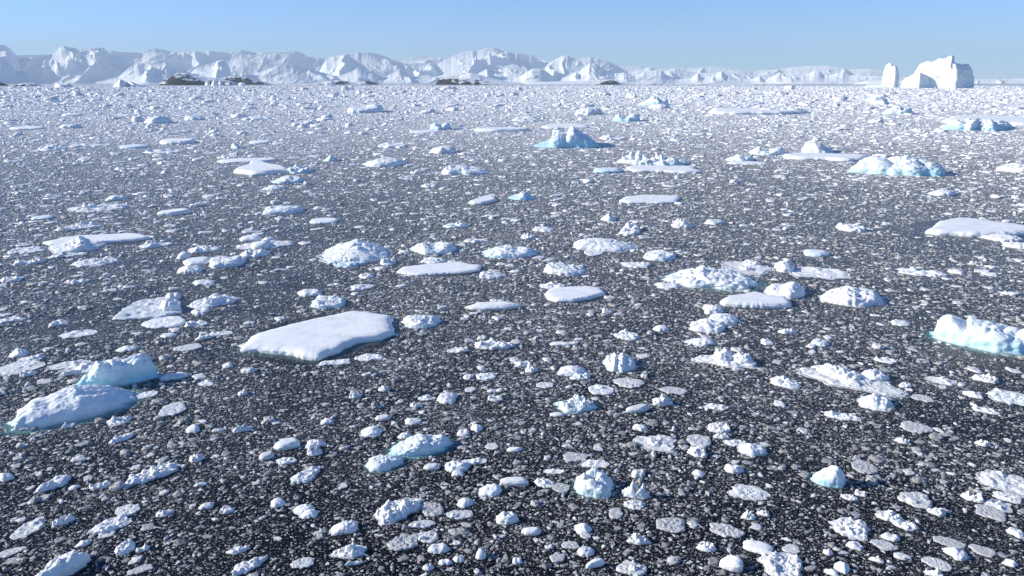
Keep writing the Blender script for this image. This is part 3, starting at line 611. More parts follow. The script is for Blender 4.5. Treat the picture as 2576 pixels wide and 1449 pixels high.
# outlines of the big flat floes (snow surface, same pixel coordinates)
POLYS = {
 'big': [(606,869),(630,839),(660,830),(717,814),(790,797),(858,783),(893,775),(930,779),(987,788),(983,805),(985,830),(955,842),(902,848),(870,860),(852,872),(825,880),(800,890),(762,888),(748,882),(715,876),(680,874),(650,871)],
 'tri': [(278,798),(325,762),(355,750),(380,748),(420,742),(455,750),(455,780),(400,792),(340,796)],
 'rfloe': [(2330,575),(2345,568),(2362,553),(2390,548),(2410,544),(2450,546),(2500,553),(2560,560),(2600,568),(2620,576),(2560,581),(2500,583),(2450,584),(2400,581),(2360,580)],
 'longf': [(106,606),(140,600),(150,595),(200,590),(280,587),(330,584),(360,586),(378,594),(340,600),(300,603),(240,607),(180,610),(125,611)],
 'midf': [(1000,680),(1010,670),(1060,664),(1130,658),(1160,655),(1185,663),(1212,664),(1205,676),(1170,682),(1110,685),(1050,689),(1025,687)],
 'roundf': [(1371,735),(1385,722),(1430,719),(1480,717),(1510,721),(1523,733),(1500,741),(1480,746),(1440,752),(1400,753),(1378,745)],
 'frontf': [(1812,752),(1830,741),(1870,737),(1900,730),(1940,740),(1980,742),(1993,760),(1960,763),(1900,762),(1850,759),(1825,757)],
 'upf': [(1557,501),(1575,492),(1620,488),(1680,489),(1713,493),(1700,505),(1660,508),(1620,507),(1580,507)],
 'wedgef': [(1177,505),(1200,497),(1225,489),(1240,490),(1250,499),(1235,504),(1210,508),(1190,508)],
 'humpf': [(587,425),(600,417),(625,411),(630,402),(650,401),(680,410),(712,414),(728,424),(700,426),(665,430),(640,431),(610,428)],
}
WHITE = np.array([0.895, 0.90, 0.895]); TURQ = np.array([0.42, 0.80, 0.90]); GREY = np.array([0.38, 0.38, 0.375])
EXTRA = {
 'giant': [('ice_buttress', -1.0, -.13, .47, 'B', {'far': 1, 'fp': 'butt', 'dk': .8, 't': .3, 'prof': 'butt'}, -.55)],
 'tower': [('low_ice_foot', -3.0, 1.0, .12, 'F', {'far': 1, 'dk': .25, 't': .25}, 0)],
}
FOOTPRINTS = []            # (cx, cy, ux, uy, a, b) of every piece, so that the brash keeps clear of it

def outline(nt, seed, irr, exp=2.4, a=1.0, b=1.0):
    t = np.linspace(0, 2*np.pi, nt, endpoint=False)
    c, s = np.cos(t), np.sin(t)
    r = 1.0/((np.abs(c)**exp + np.abs(s)**exp)**(1/exp))
    rs = random.Random(seed); o = rs.random()*50
    n = fbm(c*1.1+o, s*1.1+o*0.7, None, seed, 2) + 0.45*fbm(c*4+o, s*4, None, seed+3, 3)
    # straight broken sides
    k = rs.randint(4, 7); ph = rs.random()*6.28
    poly = np.cos(np.pi/k)/np.cos(((t+ph) % (2*np.pi/k)) - np.pi/k)
    r = r*(1+irr*n)*(0.72+0.28*poly/np.mean(poly))
    r = r/ (0.5*(np.max(np.abs(r*c))+np.max(np.abs(r*s))))
    return c*r*a, s*r*b

def poly_outline(pts, z, nt):
    P = np.array([ground(x, y, z) for x, y in pts]); c = P.mean(0)
    seg = np.linalg.norm(np.roll(P, -1, 0)-P, axis=1)
    m = (P.min(0)+P.max(0))/2; c = (c+m)/2
    # resample by angle around the centre (ray casting against the polygon)
    t = np.linspace(0, 2*np.pi, nt, endpoint=False); R = np.zeros(nt)
    for i in range(len(P)):
        a = P[i]-c; b = P[(i+1) % len(P)]-c
        d = np.stack([np.cos(t), np.sin(t)], 1); e = b-a
        den = d[:, 0]*e[1]-d[:, 1]*e[0]
        with np.errstate(all='ignore'):
            s = (a[0]*e[1]-a[1]*e[0])/den; u = (a[0]*d[:, 1]-a[1]*d[:, 0])/den
        ok = (s > 0) & (u >= -1e-6) & (u <= 1+1e-6) & np.isfinite(s)
        R = np.where(ok, np.maximum(R, s), R)
    return c, np.cos(t)*R, np.sin(t)*R

SMOOTH = ('lowleft', 'upleft', 'right', 'wedge', 'domef', 'saddle', 'layer', 'roll', 'boat', 'midberg', 'knob')
FPS = {
 'giant': [(-1, .2), (-.92, -.25), (.50, -1), (1, .15), (.8, .8), (-.5, 1)],
 'butt': [(-1, .2), (.2, -1), (1, .1), (.6, 1), (-.7, .8)],
 'tower': [(-1, -.3), (.55, -1), (1, .2), (.6, 1), (-.8, .8)],
 'towerbody': [(-1, -.2), (.55, -1), (1, -.1), (.7, .8), (-.8, .8)],
 'cube': [(-1, -.1), (.35, -1), (1, .1), (-.2, 1)],
 'castle': [(-1, -.1), (-.6, -.6), (.1, -1), (.6, -.7), (1, 0), (.5, .8), (-.6, .7)],
}
def foot_poly(P, nt, a, b):
    P = np.array(P, dtype=float)*np.array([a, b]); t = np.linspace(0, 2*np.pi, nt, endpoint=False)
    d = np.stack([np.cos(t), np.sin(t)], 1); R = np.zeros(nt)
    for i in range(len(P)):
        p, q = P[i], P[(i+1) % len(P)]; e = q-p; den = d[:, 0]*e[1]-d[:, 1]*e[0]
        with np.errstate(all='ignore'):
            s = (p[0]*e[1]-p[1]*e[0])/den; u = (p[0]*d[:, 1]-p[1]*d[:, 0])/den
        ok = (s > 0) & (u >= -1e-6) & (u <= 1+1e-6) & np.isfinite(s)
        R = np.where(ok, np.maximum(R, s), R)
    R = R*(1+0.03*fbm(np.cos(t)*4+a, np.sin(t)*4, None, 5, 4, .6))
    return np.cos(t)*R, np.sin(t)*R
def build_piece(ox, oy, a, b, H, kind, opt, seed, pxw):
    """ox, oy: outline in local metres (u across the view, v away); returns mesh data"""
    nt = len(ox)
    nr = int(np.clip(nt*0.30, 7, 60))
    size = max(a, b)
    flat = kind in 'F'
    exp = {'F': 14, 'L': 2.5, 'R': 5.0, 'P': 7.0, 'S': 5.0, 'B': 3.4}[kind]
    if opt.get('far'): exp = 7
    ns = int(nr*0.45) if kind in 'FRPS' or opt.get('far') else nr//4
    ed = 0.978 if kind == 'F' else 0.90
    e1 = np.linspace(0, 1, nr-ns+1)[:-1]*ed
    t = np.concatenate([e1, ed + (1-ed)*np.linspace(0, 1, ns)**1.0]) if exp > 4 else np.sin(np.linspace(0, np.pi/2, nr))
    if exp > 4:
        rho = np.concatenate([e1, ed+(1-ed)*np.sin(np.linspace(0, np.pi/2, ns))])
        ee = np.clip(1-rho**exp, 0, 1)**(1/2.2)
        k = np.linspace(0, 1, ns); ee[-ns:] = ee[-ns]*np.cos(k*np.pi/2)**0.7
    else:
        rho = t; ee = np.clip(1-rho**exp, 0, 1)**(1/exp)
    ee[-1] = 0
    RH = rho[:, None]; EE = ee[:, None]
    X = RH*ox[None]; Y = RH*oy[None]
    U = X/a; V = Y/b
    sx, sy = X/size*3, Y/size*3
    sd = seed % 9973
    off = (sd % 97)*1.7
    top = np.full(X.shape, H)
    if 'prof' in opt:
        p = np.array(PROFS[opt['prof']]); jit = 0.05*fbm(U*4, V*2, None, sd, 3)
        pr = np.interp(U+jit, p[:, 0], p[:, 1])
        if kind == 'L': pr = 0.35+0.65*pr
        top = H*(pr + 0.10*fbm(sx*1.4+off, sy*1.4, None, sd, 4))
        if kind == 'B' and not opt.get('far') and opt['prof'] not in ('lowleft', 'wedge', 'right'):
            top = top*(1-0.30*ridged(sx*1.3+off, sy*1.3, sd+8, 4))*1.08
        if opt['prof'] in ('domef', 'wedge', 'lowleft'):
            top = top*(0.80+0.25*np.clip(V+0.4, -1, 1))
        if opt['prof'] == 'arch':
            top = top*(1-0.10*ridged(sx*1.2+sy*0.6+off, sy*0.5, sd, 4))
        if opt['prof'] == 'right':
            top = top*(1-0.30*ridged(sx*2.0-sy*0.5+off, sy*0.8, sd, 4)*np.clip(1-np.abs(U-0.05)/0.5, 0, 1))
    elif kind == 'L':
        w1, w2, cv = worley(sx*0.9+off, sy*0.9, sd)
        top = H*(0.72 + 0.5*fbm(sx*0.7+off, sy*0.7, None, sd, 3) - 0.08*V + 0.35*np.clip(1-w1*1.2, 0, 1)*cv)
        if opt.get('h') == 1: top = H*(1+0.10*fbm(sx*0.6+off, sy*0.6, None, sd, 3))
    elif kind == 'B':
        top = H*(0.85 + 0.6*fbm(sx*0.7+off, sy*0.7, None, sd, 4))
    elif kind == 'S':
        wv = opt.get('w', 0.35)
        top = H*(0.95 + wv*(0.7*U+0.3*V)*0.6 + 0.06*fbm(sx+off, sy, None, sd, 3))
    elif kind == 'R':
        f = 3.2 if opt.get('big') else 2.2
        w1, w2, cv = worley(sx*f/2+off, sy*f/2, sd)
        w3, _, cv2 = worley(sx*f*1.3+off, sy*f*1.3, sd+5)
        lump = np.clip(1.1-w1*1.3, 0, 1)**0.8*cv**1.2; lump2 = np.clip(1-w3*1.4, 0, 1)*cv2
        big = 0.5+0.9*fbm(sx*0.5+off, sy*0.5+3, None, sd+2, 3)
        top = H*(0.26 + 0.95*lump*big*1.6 + 0.36*lump2 + 0.25*big)
    elif kind == 'P':
        w3, _, cv2 = worley(sx*1.8+off, sy*1.8, sd+5)
        top = H*(0.7 + 0.5*np.clip(1-w3*1.4, 0, 1)*cv2 + 0.3*fbm(sx*2+off, sy*2, None, sd, 3)) * (0.85+0.3*RH)
    elif kind == 'F':
        top = H*(1.0 + 0.05*fbm(sx*0.5+off, sy*0.5, None, sd, 3) + opt.get('w', 0.0)*U)
        if opt.get('rough'):
            w3, _, cv2 = worley(sx*2.2+off, sy*2.2, sd+5); top += H*0.5*np.clip(1-w3*1.3, 0, 1)*cv2
    Z = np.maximum(top, 0.05*H)*EE
    # crumble the sides and (not for smooth tops) the surface
    side = np.clip((RH-0.82)/0.18, 0, 1)
    th = np.arctan2(Y, X)
    amp = {'F': 0.022, 'L': 0.10, 'R': 0.075, 'P': 0.06, 'S': 0.03, 'B': 0.075}[kind]
    if opt.get('far'): amp *= 0.6
    if opt.get('prof') in SMOOTH and kind == 'B': amp *= 0.5
    q = 5.0/size
    n3 = fbm(X*q+off, Y*q, Z*q*1.5, sd+40, 4, 0.6)
    n3b = np.abs(fbm(X*q*1.7+off, Y*q*1.7, Z*q*1.7, sd+50, 3, 0.6))
    d = amp*size*(n3*1.2 - n3b*0.9)
    if kind == 'F': d = d*side + 0.002*size*fbm(X*q*2, Y*q*2, None, sd+60, 3)
    if kind == 'S': d = d*(0.35+0.65*side)
    ln = np.hypot(ox, oy)[None]+1e-6; nx_, ny_ = ox[None]/ln, oy[None]/ln
    X = X + nx_*d*(0.25+0.75*RH**2); Y = Y + ny_*d*(0.25+0.75*RH**2)
    if opt.get('layered'):
        Zl = Z/max(H, 1e-3)*7; g = np.abs(Zl-np.round(Zl))*2
        X = X + nx_*side*0.025*size*g; Y = Y + ny_*side*0.025*size*g
    Z = Z + d*(1-RH**4)*(0.55 if kind != 'F' else 1)*min(1.0, 3*H/size+0.25)
    Z = np.maximum(Z, 0.0)
    Z[-1] = 0.0
    # wet rim awash round the foot, then below the water
    if kind in 'LRB' and not opt.get('far'):
        rim = 1.10+0.10*fbm(np.cos(th[-1])*2.5+off, np.sin(th[-1])*2.5, None, sd+80, 3)[None]
        X = np.vstack([X, X[-1:]*rim]); Y = np.vstack([Y, Y[-1:]*rim]); Z[-1] = 0.035+0.02*H; Z = np.vstack([Z, np.full((1, nt), 0.008)])
        RH = np.vstack([RH, [[1.3]]]); nr += 1
    # below the water
    X = np.vstack([X, X[-1:]*0.99]); Y = np.vstack([Y, Y[-1:]*0.99]); Z = np.vstack([Z, np.full((1, nt), -0.25*max(H, 0.2))])
    RH2 = np.vstack([np.broadcast_to(RH, (nr, nt)), np.ones((1, nt))])
    # colour of the ice itself
    tint = opt.get('t', 0.0); g = opt.get('g', 0.0)
    low = np.clip(1-Z/(H*0.55+1e-4), 0, 1)
    nn = 0.5+0.5*fbm(X*q*0.8+3, Y*q*0.8, Z*q*0.8, sd+70, 3)
    steep = np.clip(low*1.1+side_full(RH2)*0.3, 0, 1)
    wet = 0.35 if kind in 'LBRS' else 0.2
    ti = np.clip(tint*(0.35+1.3*nn)*(0.35+0.9*steep) + 0.10*low*(kind in 'FB'), 0, 1)[..., None]
    gr = np.clip(g*(0.75+0.5*nn)*1.25 + wet*low**3*(0 if opt.get('far') else 1), 0, 0.95)[..., None]
    base = WHITE*(1-ti) + TURQ*ti
    dark = GREY*(1-ti*0.5) + np.array([0.25, 0.5, 0.55])*ti*0.5
    gr = np.where(RH2[..., None] > 1.2, 0.85, gr)
    col = base*(1-gr) + dark*gr
    return X, Y, Z, col, nr, nt, ns
def side_full(R): return np.clip((R-0.85)/0.15, 0, 1)

def finish(name, X, Y, Z, col, material, parent, loc, rows=None):
    n, nt = X.shape
    if rows is not None:
        X, Y, Z, col = X[rows[0]:rows[1]], Y[rows[0]:rows[1]], Z[rows[0]:rows[1]], col[rows[0]:rows[1]]
        n = X.shape[0]
    v = np.stack([X, Y, Z], -1).reshape(-1, 3)
    start0 = rows is None or rows[0] == 0
    q = grid_quads(n, nt, True)
    if start0:
        q = q[nt:]                       # first ring is a single point: a fan
        tris = np.array([(0, nt+j, nt+(j+1) % nt) for j in range(nt)])
    else: tris = None
    me = make_mesh(name, v, q, material, col.reshape(-1, 3), True, tris)
    return link(name, me, parent, loc)

def submerged_disc(ox, oy, scale, seed, parent, grow):
    nt = len(ox); rs = np.linspace(0, 1, 9)[:, None]
    wob = 1+0.18*fbm(np.cos(np.linspace(0, 6.283, nt))*1.5+seed, np.sin(np.linspace(0, 6.283, nt))*1.5, None, seed, 3)[None]
    ext = np.hypot(ox, oy).mean()*grow
    ln = np.hypot(ox, oy)[None]
    k = (1+ext/ln*wob*0.9)
    s = 0.55+0.45*rs
    X = ox[None]*k*s; Y = oy[None]*k*s; Z = np.full(X.shape, 0.012)
    al = np.clip((1-rs)/0.75, 0, 1)**0.9*scale*1.3
    col = np.repeat(np.broadcast_to(al, X.shape)[..., None], 3, -1)
    me = make_mesh("submerged_ice", np.stack([X, Y, Z], -1).reshape(-1, 3), grid_quads(9, nt, True)[:, ::-1], M_SUB, col.reshape(-1, 3))
    return link("submerged_ice", me, parent)

def parse(line):
    parts = line.split('|'); f = parts[0].split()
    x0, x1, y0, y1 = map(float, f[:4]); kind = f[4]; opt = {}
    for o in f[5:]:
        k, v = o.split('=')
        try: opt[k] = float(v)
        except ValueError: opt[k] = v
    return [x0, x1, y0, y1, kind, opt, parts[1].strip() if len(parts) > 1 else '', parts[2].strip() if len(parts) > 2 else '']
RECS = [parse(l) for l in ITEMS.strip().splitlines()]
N_MAIN = len(RECS)
for l in MINOR.strip().splitlines():
    RECS += [parse(x) for x in l.split(';') if x.strip()]

NAMES = {'F': ('ice_floe', 'ice floe'), 'R': ('rough_ice_floe', 'ice floe'), 'P': ('ice_pan', 'ice pan'), 'S': ('ice_slab', 'ice slab'), 'L': ('ice_chunk', 'ice chunk'), 'B': ('ice_block', 'ice block')}
def place(i, rec):
    x0, x1, y0, y1, kind, opt, lm, label = rec[:8]
    seed = 1000 + i*17
    W_px, V = x1-x0, y1-y0
    xm = (x0+x1)/2
    gx, gy = ground(xm, y1); dist = math.hypot(gx, gy)
    alpha = math.atan2(CAM_H, dist)
    big = opt.get('h', 0) > 1
    if kind == 'F':
        rise = min(opt.get('h', 0.25*V), 0.7*V); foot = max(V-rise, 1.0)
    elif kind == 'R':
        rise = min(opt.get('h', 0.35*V)*1.15, 0.75*V); foot = V-rise*0.8
    elif kind == 'P':
        rise = 0.14*V; foot = V*0.92
    elif kind == 'S':
        rise = min(opt.get('h', 0.42*V), 0.8*V); foot = max(V-rise, 1.0)
    else:
        foot = min((0.86 if kind == 'L' else 0.80)*V, W_px*1.15*math.sin(alpha)); foot = max(foot, 0.8)
        rise = V-foot*0.5
    if kind == 'L' and 'h' not in opt and not opt.get('far') and random.Random(seed).random() < 0.75:
        opt['prof'] = random.Random(seed+1).choice(['crest', 'crestl', 'roll', 'twohump', 'finl', 'layer', 'wedge', 'domef'])
    if 'ft' in opt:
        foot = opt['ft']*V; rise = V-foot*0.5
    if opt.get('far'):
        foot = max(0.5, W_px*0.35*math.sin(alpha)); rise = V-foot*0.5
    yb = y1-foot
    if yb < 211.0: yb = min(y1-0.3, 211.0)
    d1 = ground(xm, y1); d2 = ground(xm, yb)
    b = 0.5*math.hypot(d2[0]-d1[0], d2[1]-d1[1])
    cx, cy = (d1[0]+d2[0])/2, (d1[1]+d2[1])/2
    ux, uy = cy, -cx; L = math.hypot(ux, uy); ux, uy = ux/L, uy/L      # across the view
    vx, vy = -uy, ux
    zc = cy*cp + CAM_H*sp
    a = 0.5*W_px*zc/FPX*1.0
    b = min(b, a*2.2)
    H = rise*zc/FPX/math.cos(alpha)
    if kind == 'L' and not opt.get('far'): H *= 0.74
    elif kind == 'B' and 'ft' not in opt and not opt.get('far'): H *= 0.82
    a *= 0.97
    wpx_r = W_px*0.4
    nt = int(np.clip(wpx_r*2.2, 22, 200))
    if 'poly' in opt:
        c, ox, oy = poly_outline(POLYS[opt['poly']], H, nt)
        cx, cy = c; t = np.linspace(0, 2*np.pi, nt, endpoint=False)
        jit = 1+0.05*fbm(np.cos(t)*7, np.sin(t)*7, None, seed, 5, 0.8)
        ox, oy = ox*jit/0.985, oy*jit/0.985
        lx, ly = ox, oy; ux, uy, vx, vy = 1, 0, 0, 1
        a, b = np.abs(ox).max(), np.abs(oy).max()
        ang = 0.0
    else:
        irr = {'F': .2, 'L': .34, 'R': .34, 'P': .3, 'S': .2, 'B': .2}[kind]
        ex = 3.5 if opt.get('flatpoly') or opt.get('prof') in ('tower', 'arch', 'wall', 'boat') else 2.3
        ox, oy = outline(nt, seed, irr, ex, a, b)
    if 'r' in opt and 'poly' not in opt:
        # slant: shear of the footprint so that its far side lies further right
        sl = math.tan(math.radians(opt['r']))
        k = sl*a/ max(math.sin(alpha), 0.2)*0.6
        oy2 = oy*0.9 + ox/a*np.clip(k, -0.9*b, 0.9*b)
        oy = oy2*b/np.abs(oy2).max()
    if 'fp' in opt:
        b = a*opt.get('dk', 0.55)
        ox, oy = foot_poly(FPS[opt['fp']], nt, a, b)
        cx += vx*b*0.6; cy += vy*b*0.6
    X, Y, Z, col, nr, nt, ns = build_piece(ox, oy, a, b, H, kind, opt, seed, wpx_r)
    # turn local (u, v) into world directions
    WX = X*ux + Y*vx; WY = X*uy + Y*vy
    wox, woy = ox*ux + oy*vx, ox*uy + oy*vy
    loc = (cx, cy, 0)
    FOOTPRINTS.append((cx, cy, ux, uy, a, b))
    name, cat = NAMES['L' if len(rec) > 8 else kind]
    if kind in 'B' and (W_px > 85 or opt.get('far')): name, cat = 'iceberg', 'iceberg'
    if opt.get('far'): name, cat = 'iceberg', 'iceberg'
    m = M_FAR if (opt.get('far')) else (M_SMOOTH if opt.get('prof') in SMOOTH or kind == 'S' else {'F': M_SNOW, 'P': M_WET}.get(kind, M_ICE))
    parts = 'ex' in opt or (kind == 'F' and W_px > 60) or 'sub' in opt or 'bl' in opt
    if parts:
        root = bpy.data.objects.new(name, None); root.location = loc; root.empty_display_size = 0.5; C.objects.link(root)
        if kind == 'F':
            k = nr-ns+1
            finish('snow_top', WX, WY, Z, col, M_SNOW, root, (0, 0, 0), (0, k))
            finish('broken_edge', WX, WY, Z, col, M_ICE, root, (0, 0, 0), (k-1, nr+1))
        else:
            finish('ice_body', WX, WY, Z, col, m, root, (0, 0, 0))
        for (nm, bx0, bx1, bh, bk, bo, bz) in EXTRA.get(opt.get('ex', ''), []):
            # further bodies of the same berg, in shares of its half width and height
            ea = (bx1-bx0)/2*a; eb = ea*bo.get('dk', .6); n2 = max(30, int(nt*0.7))
            if 'fp' in bo: e1x, e1y = foot_poly(FPS[bo['fp']], n2, ea, eb)
            else: e1x, e1y = outline(n2, seed+77, .12, 3, ea, eb)
            X2, Y2, Z2, c2, _, _, _ = build_piece(e1x, e1y, ea, eb, bh*H, bk, bo, seed+99, 60)
            X2 = X2+(bx0+bx1)/2*a; Y2 = Y2+bz*b
            finish(nm, X2*ux + Y2*vx, X2*uy + Y2*vy, Z2, c2, m, root, (0, 0, 0))
        if 'sub' in opt:
            submerged_disc(wox, woy, opt['sub'], seed, root, 0.5 if 'poly' not in opt else 0.25)
        for j in range(int(opt.get('bl', 0))):
            rs = random.Random(seed+j); sa = a*rs.uniform(.22, .36); sb = min(b*0.6, sa*rs.uniform(.7, 1.1))
            if kind == 'F': px, py = a*(0.25+0.35*j), 0
            else: px, py = rs.uniform(-.5, .5)*a, rs.uniform(-.4, .5)*b
            hb = max(H*1.6, sa*0.55) if kind != 'F' else H*1.3
            n2 = max(20, nt//3); o2x, o2y = outline(n2, seed+5+j, .2, 2.3, sa, sb)
            X2, Y2, Z2, c2, r2, t2, s2 = build_piece(o2x, o2y, sa, sb, hb, 'L', {'t': opt.get('t', 0)}, seed+31*j, 20)
            X2 += px; Y2 += py; Z2 = Z2 + 0.35*H
            finish('ice_lump', X2*ux + Y2*vx, X2*uy + Y2*vy, Z2, c2, M_ICE, root, (0, 0, 0))
        o = root
    else:
        o = finish(name, WX, WY, Z, col, m, None, loc)
    o["category"] = cat
    return o, name
OBJS = []
for i, rec in enumerate(RECS):
    if i >= N_MAIN and rec[4] == 'L' and random.Random(i).random() < 0.5:
        rec[4] = 'R'; rec[5].setdefault('h', (rec[3]-rec[2])*random.Random(i+1).uniform(.38, .6)); rec.append('L')
    o, nm = place(i, rec); OBJS.append((o, nm, rec))

# labels: hand written for the larger ones; the small ones say which larger one they float beside
LM = [(r[6], (r[0]+r[1])/2, (r[2]+r[3])/2, (r[1]-r[0])/2, (r[3]-r[2])/2) for r in RECS if r[6]]
ORD = ['nearest', 'second nearest', 'third nearest', 'fourth nearest', 'fifth nearest', 'sixth nearest', 'seventh nearest', 'eighth nearest', 'ninth nearest']
LOOK = {'L': 'rounded white', 'R': 'crusty white', 'P': 'flat grey', 'S': 'smooth glassy', 'B': 'peaked', 'F': 'flat-topped'}
pend = {}
GROUPS = {'L': 'small ice chunks in the brash', 'R': 'small crusty floes in the brash', 'P': 'flat grey ice pans', 'S': 'small smooth ice slabs', 'B': 'ice bergs and blocks', 'F': 'flat snow floes'}
for o, nm, r in OBJS:
    kind = r[4]
    o["group"] = GROUPS[kind]
    if r[5].get('far'): o["group"] = 'icebergs on the horizon'
    if r[7]: o["label"] = r[7]; continue
    x, y = (r[0]+r[1])/2, (r[2]+r[3])/2
    best = min(LM, key=lambda m: math.hypot(max(abs(x-m[1])-m[3], 0), max(abs(y-m[2])-m[4], 0)*1.6))
    dx, dy = (x-best[1]), (y-best[2])*1.6
    if abs(dx) > abs(dy): side = 'right of' if dx > 0 else 'left of'
    else: side = 'in front of' if dy > 0 else 'behind'
    noun = {'L': 'ice chunk', 'R': 'rubble floe', 'P': 'ice pan', 'S': 'ice slab', 'B': 'ice peak', 'F': 'small floe'}[kind]
    pend.setdefault((LOOK[kind]+' '+noun, side, best[0]), []).append((math.hypot(dx, dy), o))
for (noun, side, lmk), L in pend.items():
    L.sort(key=lambda q: q[0])
    for k, (_, o) in enumerate(L):
        o["label"] = f"{noun} {side} {lmk}" if len(L) == 1 else f"{noun} {side} {lmk}, {ORD[min(k, 8)]}"

# ------------------------------------------------------------------ brash ice: what nobody could count, as one object
def protos(nt, rings, count, seed):
    out = []
    for k in range(count):
        s = seed+k*7; rs = np.random.RandomState(s)
        t = np.linspace(0, 2*np.pi, nt, endpoint=False) + rs.uniform(-.25, .25, nt)*(6/nt)
        rad = 1+rs.uniform(-.32, .30, nt); asp = rs.uniform(.36, .95)
        ox, oy = np.cos(t)*rad, np.sin(t)*rad*asp
        vs = []; cs = []
        for (r, z) in rings:
            jz = 1+rs.uniform(-.55, .55, nt); jr = r*(1+rs.uniform(-.15, .15, nt))
            for j in range(nt):
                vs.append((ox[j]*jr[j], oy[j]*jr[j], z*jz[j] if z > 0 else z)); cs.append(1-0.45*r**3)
        vs.append((rs.uniform(-.1, .1), rs.uniform(-.1, .1), rings[-1][1]*rs.uniform(.9, 1.3))); cs.append(1.0)
        tris = []
        nR = len(rings)
        for i in range(nR-1):
            for j in range(nt):
                a_, b_, c_, d_ = i*nt+j, i*nt+(j+1) % nt, (i+1)*nt+(j+1) % nt, (i+1)*nt+j
                tris += [(a_, b_, c_), (a_, c_, d_)]
        for j in range(nt): tris.append(((nR-1)*nt+j, (nR-1)*nt+(j+1) % nt, nR*nt))
        out.append((np.array(vs), np.array(cs), np.array(tris)))
    return out
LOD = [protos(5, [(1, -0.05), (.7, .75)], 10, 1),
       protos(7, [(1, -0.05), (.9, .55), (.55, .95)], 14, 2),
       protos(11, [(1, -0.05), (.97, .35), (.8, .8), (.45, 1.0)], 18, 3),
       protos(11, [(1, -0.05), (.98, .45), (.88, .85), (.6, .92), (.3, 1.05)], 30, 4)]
rng_ = np.random.RandomState(77)
HALF = math.radians(40)
def sample_bin(size, dmin, dmax, cover):
    area = HALF*(dmax**2-dmin**2)
    n = int(cover*area/(math.pi/4*size*size*0.75))
    r = np.sqrt(rng_.uniform(dmin**2, dmax**2, n)); az = rng_.uniform(-HALF, HALF, n)
    return r*np.sin(az), r*np.cos(az)
BX, BY, BS, BH, BT = [], [], [], [], []
FPR = 1024/2576*FPX
sizes = [0.085*1.42**k for k in range(16)]
for k, s in enumerate(sizes):
    dmax = min(s*FPR/0.85, 5500); dmin = 22.0
    if dmax < dmin*1.05: continue
    cover = (0.085 if s < 0.35 else 0.085*(0.35/s)**0.75)*2.1
    if s < 0.8: cover_near = cover
    boost = 2.6 if s > 1.0 else 1.0          # the far pack carries more of the larger pieces
    x, y = sample_bin(s, dmin, dmax, cover*boost)
    # streaks: where the sea carries more or less ice
    D = np.hypot(x, y)
    field = fbm(x/30+5, y/55, None, 7, 3) + 1.0*fbm(x/5, y/6, None, 17, 4)
    close = 0.47 + 0.53*np.clip((D-45)/200, 0, 1)**0.8
    keep = rng_.uniform(0, 1, len(x)) < np.clip(0.70 + 0.75*field*np.clip(1.4-D/130, 0.35, 1), 0.06, 1)*close/boost*(1+(boost-1)*np.clip((D-200)/700, 0, 1))
    # the biggest pieces near the camera are the individual objects above
    px = s/np.maximum(D, 1)*FPR
    lim = 9.5
    keep &= (px < lim) | (rng_.uniform(0, 1, len(x)) < 0.35*(px < 14))
    # the far pack is closer
    x, y, D = x[keep], y[keep], D[keep]
    BX.append(x); BY.append(y); n = len(x)
    ss = s*rng_.uniform(.8, 1.35, n); BS.append(ss)
    hr = 0.045+0.10*rng_.uniform(0, 1, n)**1.6 + (0.22*rng_.uniform(0, 1, n)**7)
    hr *= min(1.0, (1.6/s)**0.45)
    if s > 0.7:                                # larger pieces are low snow-covered floes
        hr = 0.025+0.055*rng_.uniform(0, 1, n) + 0.20*rng_.uniform(0, 1, n)**9
    BH.append(hr)
    if s > 0.7: rng_.uniform(0, 1, n)
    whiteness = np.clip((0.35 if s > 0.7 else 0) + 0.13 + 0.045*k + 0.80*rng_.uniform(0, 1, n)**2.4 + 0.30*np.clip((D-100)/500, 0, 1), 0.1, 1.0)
    BT.append(whiteness)
BX, BY, BS, BH, BT = map(np.concatenate, (BX, BY, BS, BH, BT))
ok = np.ones(len(BX), bool)
for (cx, cy, ux, uy, a, b) in FOOTPRINTS:
    dx, dy = BX-cx, BY-cy
    near = (np.abs(dx) < a+b+2) & (np.abs(dy) < a+b+2)
    idx = np.nonzero(near)[0]
    if len(idx) == 0: continue
    u = dx[idx]*ux+dy[idx]*uy; v = -dx[idx]*uy+dy[idx]*ux
    ins = (np.abs(u)/(a*0.97+BS[idx]*.4))**2 + (np.abs(v)/(b*0.97+BS[idx]*.4))**2 < 1
    ok[idx[ins]] = False
BX, BY, BS, BH, BT = BX[ok], BY[ok], BS[ok], BH[ok], BT[ok]
D = np.hypot(BX, BY); PX = BS/np.hypot(D, CAM_H)*FPR
lod = np.select([PX < 1.9, PX < 4.5, PX < 9], [0, 1, 2], 3)
print("brash pieces", len(BX), np.bincount(lod))
V, T, Cc = [], [], []; base = 0
rot = rng_.uniform(0, 6.283, len(BX)); pick = rng_.randint(0, 1000, len(BX))
tiltx, tilty = rng_.normal(0, .07, len(BX)), rng_.normal(0, .07, len(BX))
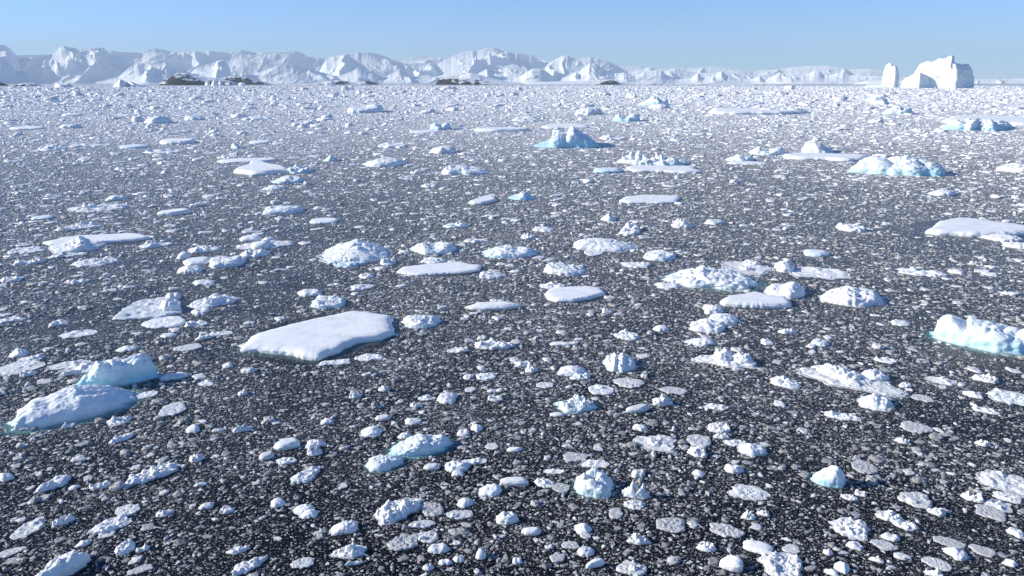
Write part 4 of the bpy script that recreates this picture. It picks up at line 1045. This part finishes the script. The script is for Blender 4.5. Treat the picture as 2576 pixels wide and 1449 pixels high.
for L in range(4):
    for k, (vs, cs, tris) in enumerate(LOD[L]):
        m = np.nonzero((lod == L) & (pick % len(LOD[L]) == k))[0]
        if len(m) == 0: continue
        h = BS[m]*0.5; c, s = np.cos(rot[m]), np.sin(rot[m])
        lx, ly = vs[:, 0][None]*h[:, None], vs[:, 1][None]*h[:, None]
        X = BX[m][:, None]+lx*c[:, None]-ly*s[:, None]
        Y = BY[m][:, None]+lx*s[:, None]+ly*c[:, None]
        Z = vs[:, 2][None]*(BS[m]*BH[m])[:, None] + (lx*tiltx[m][:, None]+ly*tilty[m][:, None])*(vs[:, 2] > 0)[None]
        Z = np.where(vs[:, 2][None] > 0, np.maximum(Z, 0.006), Z)
        V.append(np.stack([X, Y, Z], -1).reshape(-1, 3).astype(np.float32))
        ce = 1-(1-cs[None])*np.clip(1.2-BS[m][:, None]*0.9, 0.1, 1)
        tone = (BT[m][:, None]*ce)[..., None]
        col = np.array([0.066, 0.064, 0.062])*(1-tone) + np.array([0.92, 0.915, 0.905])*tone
        Cc.append(col.reshape(-1, 3).astype(np.float32))
        T.append((tris[None]+(base+np.arange(len(m))*len(vs))[:, None, None]).reshape(-1, 3).astype(np.int32))
        base += len(m)*len(vs)
me = bpy.data.meshes.new("brash_ice")
V = np.concatenate(V); T = np.concatenate(T); Cc = np.concatenate(Cc)
me.vertices.add(len(V)); me.vertices.foreach_set("co", V.ravel())
me.loops.add(T.size); me.loops.foreach_set("vertex_index", T.ravel())
me.polygons.add(len(T)); me.polygons.foreach_set("loop_start", np.arange(len(T), dtype=np.int32)*3)
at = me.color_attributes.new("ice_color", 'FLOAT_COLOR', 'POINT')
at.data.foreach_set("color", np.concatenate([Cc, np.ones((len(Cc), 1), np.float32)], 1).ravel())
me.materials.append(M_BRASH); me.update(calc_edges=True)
print("brash tris", len(T))
o = link("brash_ice", me)
tag(o, "countless small white and grey ice fragments covering the dark sea between the floes", "brash ice", kind="stuff")

# ------------------------------------------------------------------ haze
hm = bpy.data.materials.new("haze"); hm.use_nodes = True
n, l = hm.node_tree.nodes, hm.node_tree.links; n.clear()
out = n.new("ShaderNodeOutputMaterial"); pv = n.new("ShaderNodeVolumePrincipled")
pv.inputs["Color"].default_value = (0.74, 0.90, 1.0, 1); pv.inputs["Density"].default_value = 3.0e-5
pv.inputs["Anisotropy"].default_value = 0.0
l.new(pv.outputs[0], out.inputs["Volume"])
hx, z0, z1 = 40000.0, -45.0, 2200.0
vb = [(x, y, z) for z in (z0, z1) for y in (-40000.0, 48000.0) for x in (-hx, hx)]
qb = [(0, 2, 3, 1), (4, 5, 7, 6), (0, 1, 5, 4), (2, 6, 7, 3), (0, 4, 6, 2), (1, 3, 7, 5)]
haze = link("haze", make_mesh("haze", vb, qb, hm, smooth=False)); tag(haze, kind="stuff")
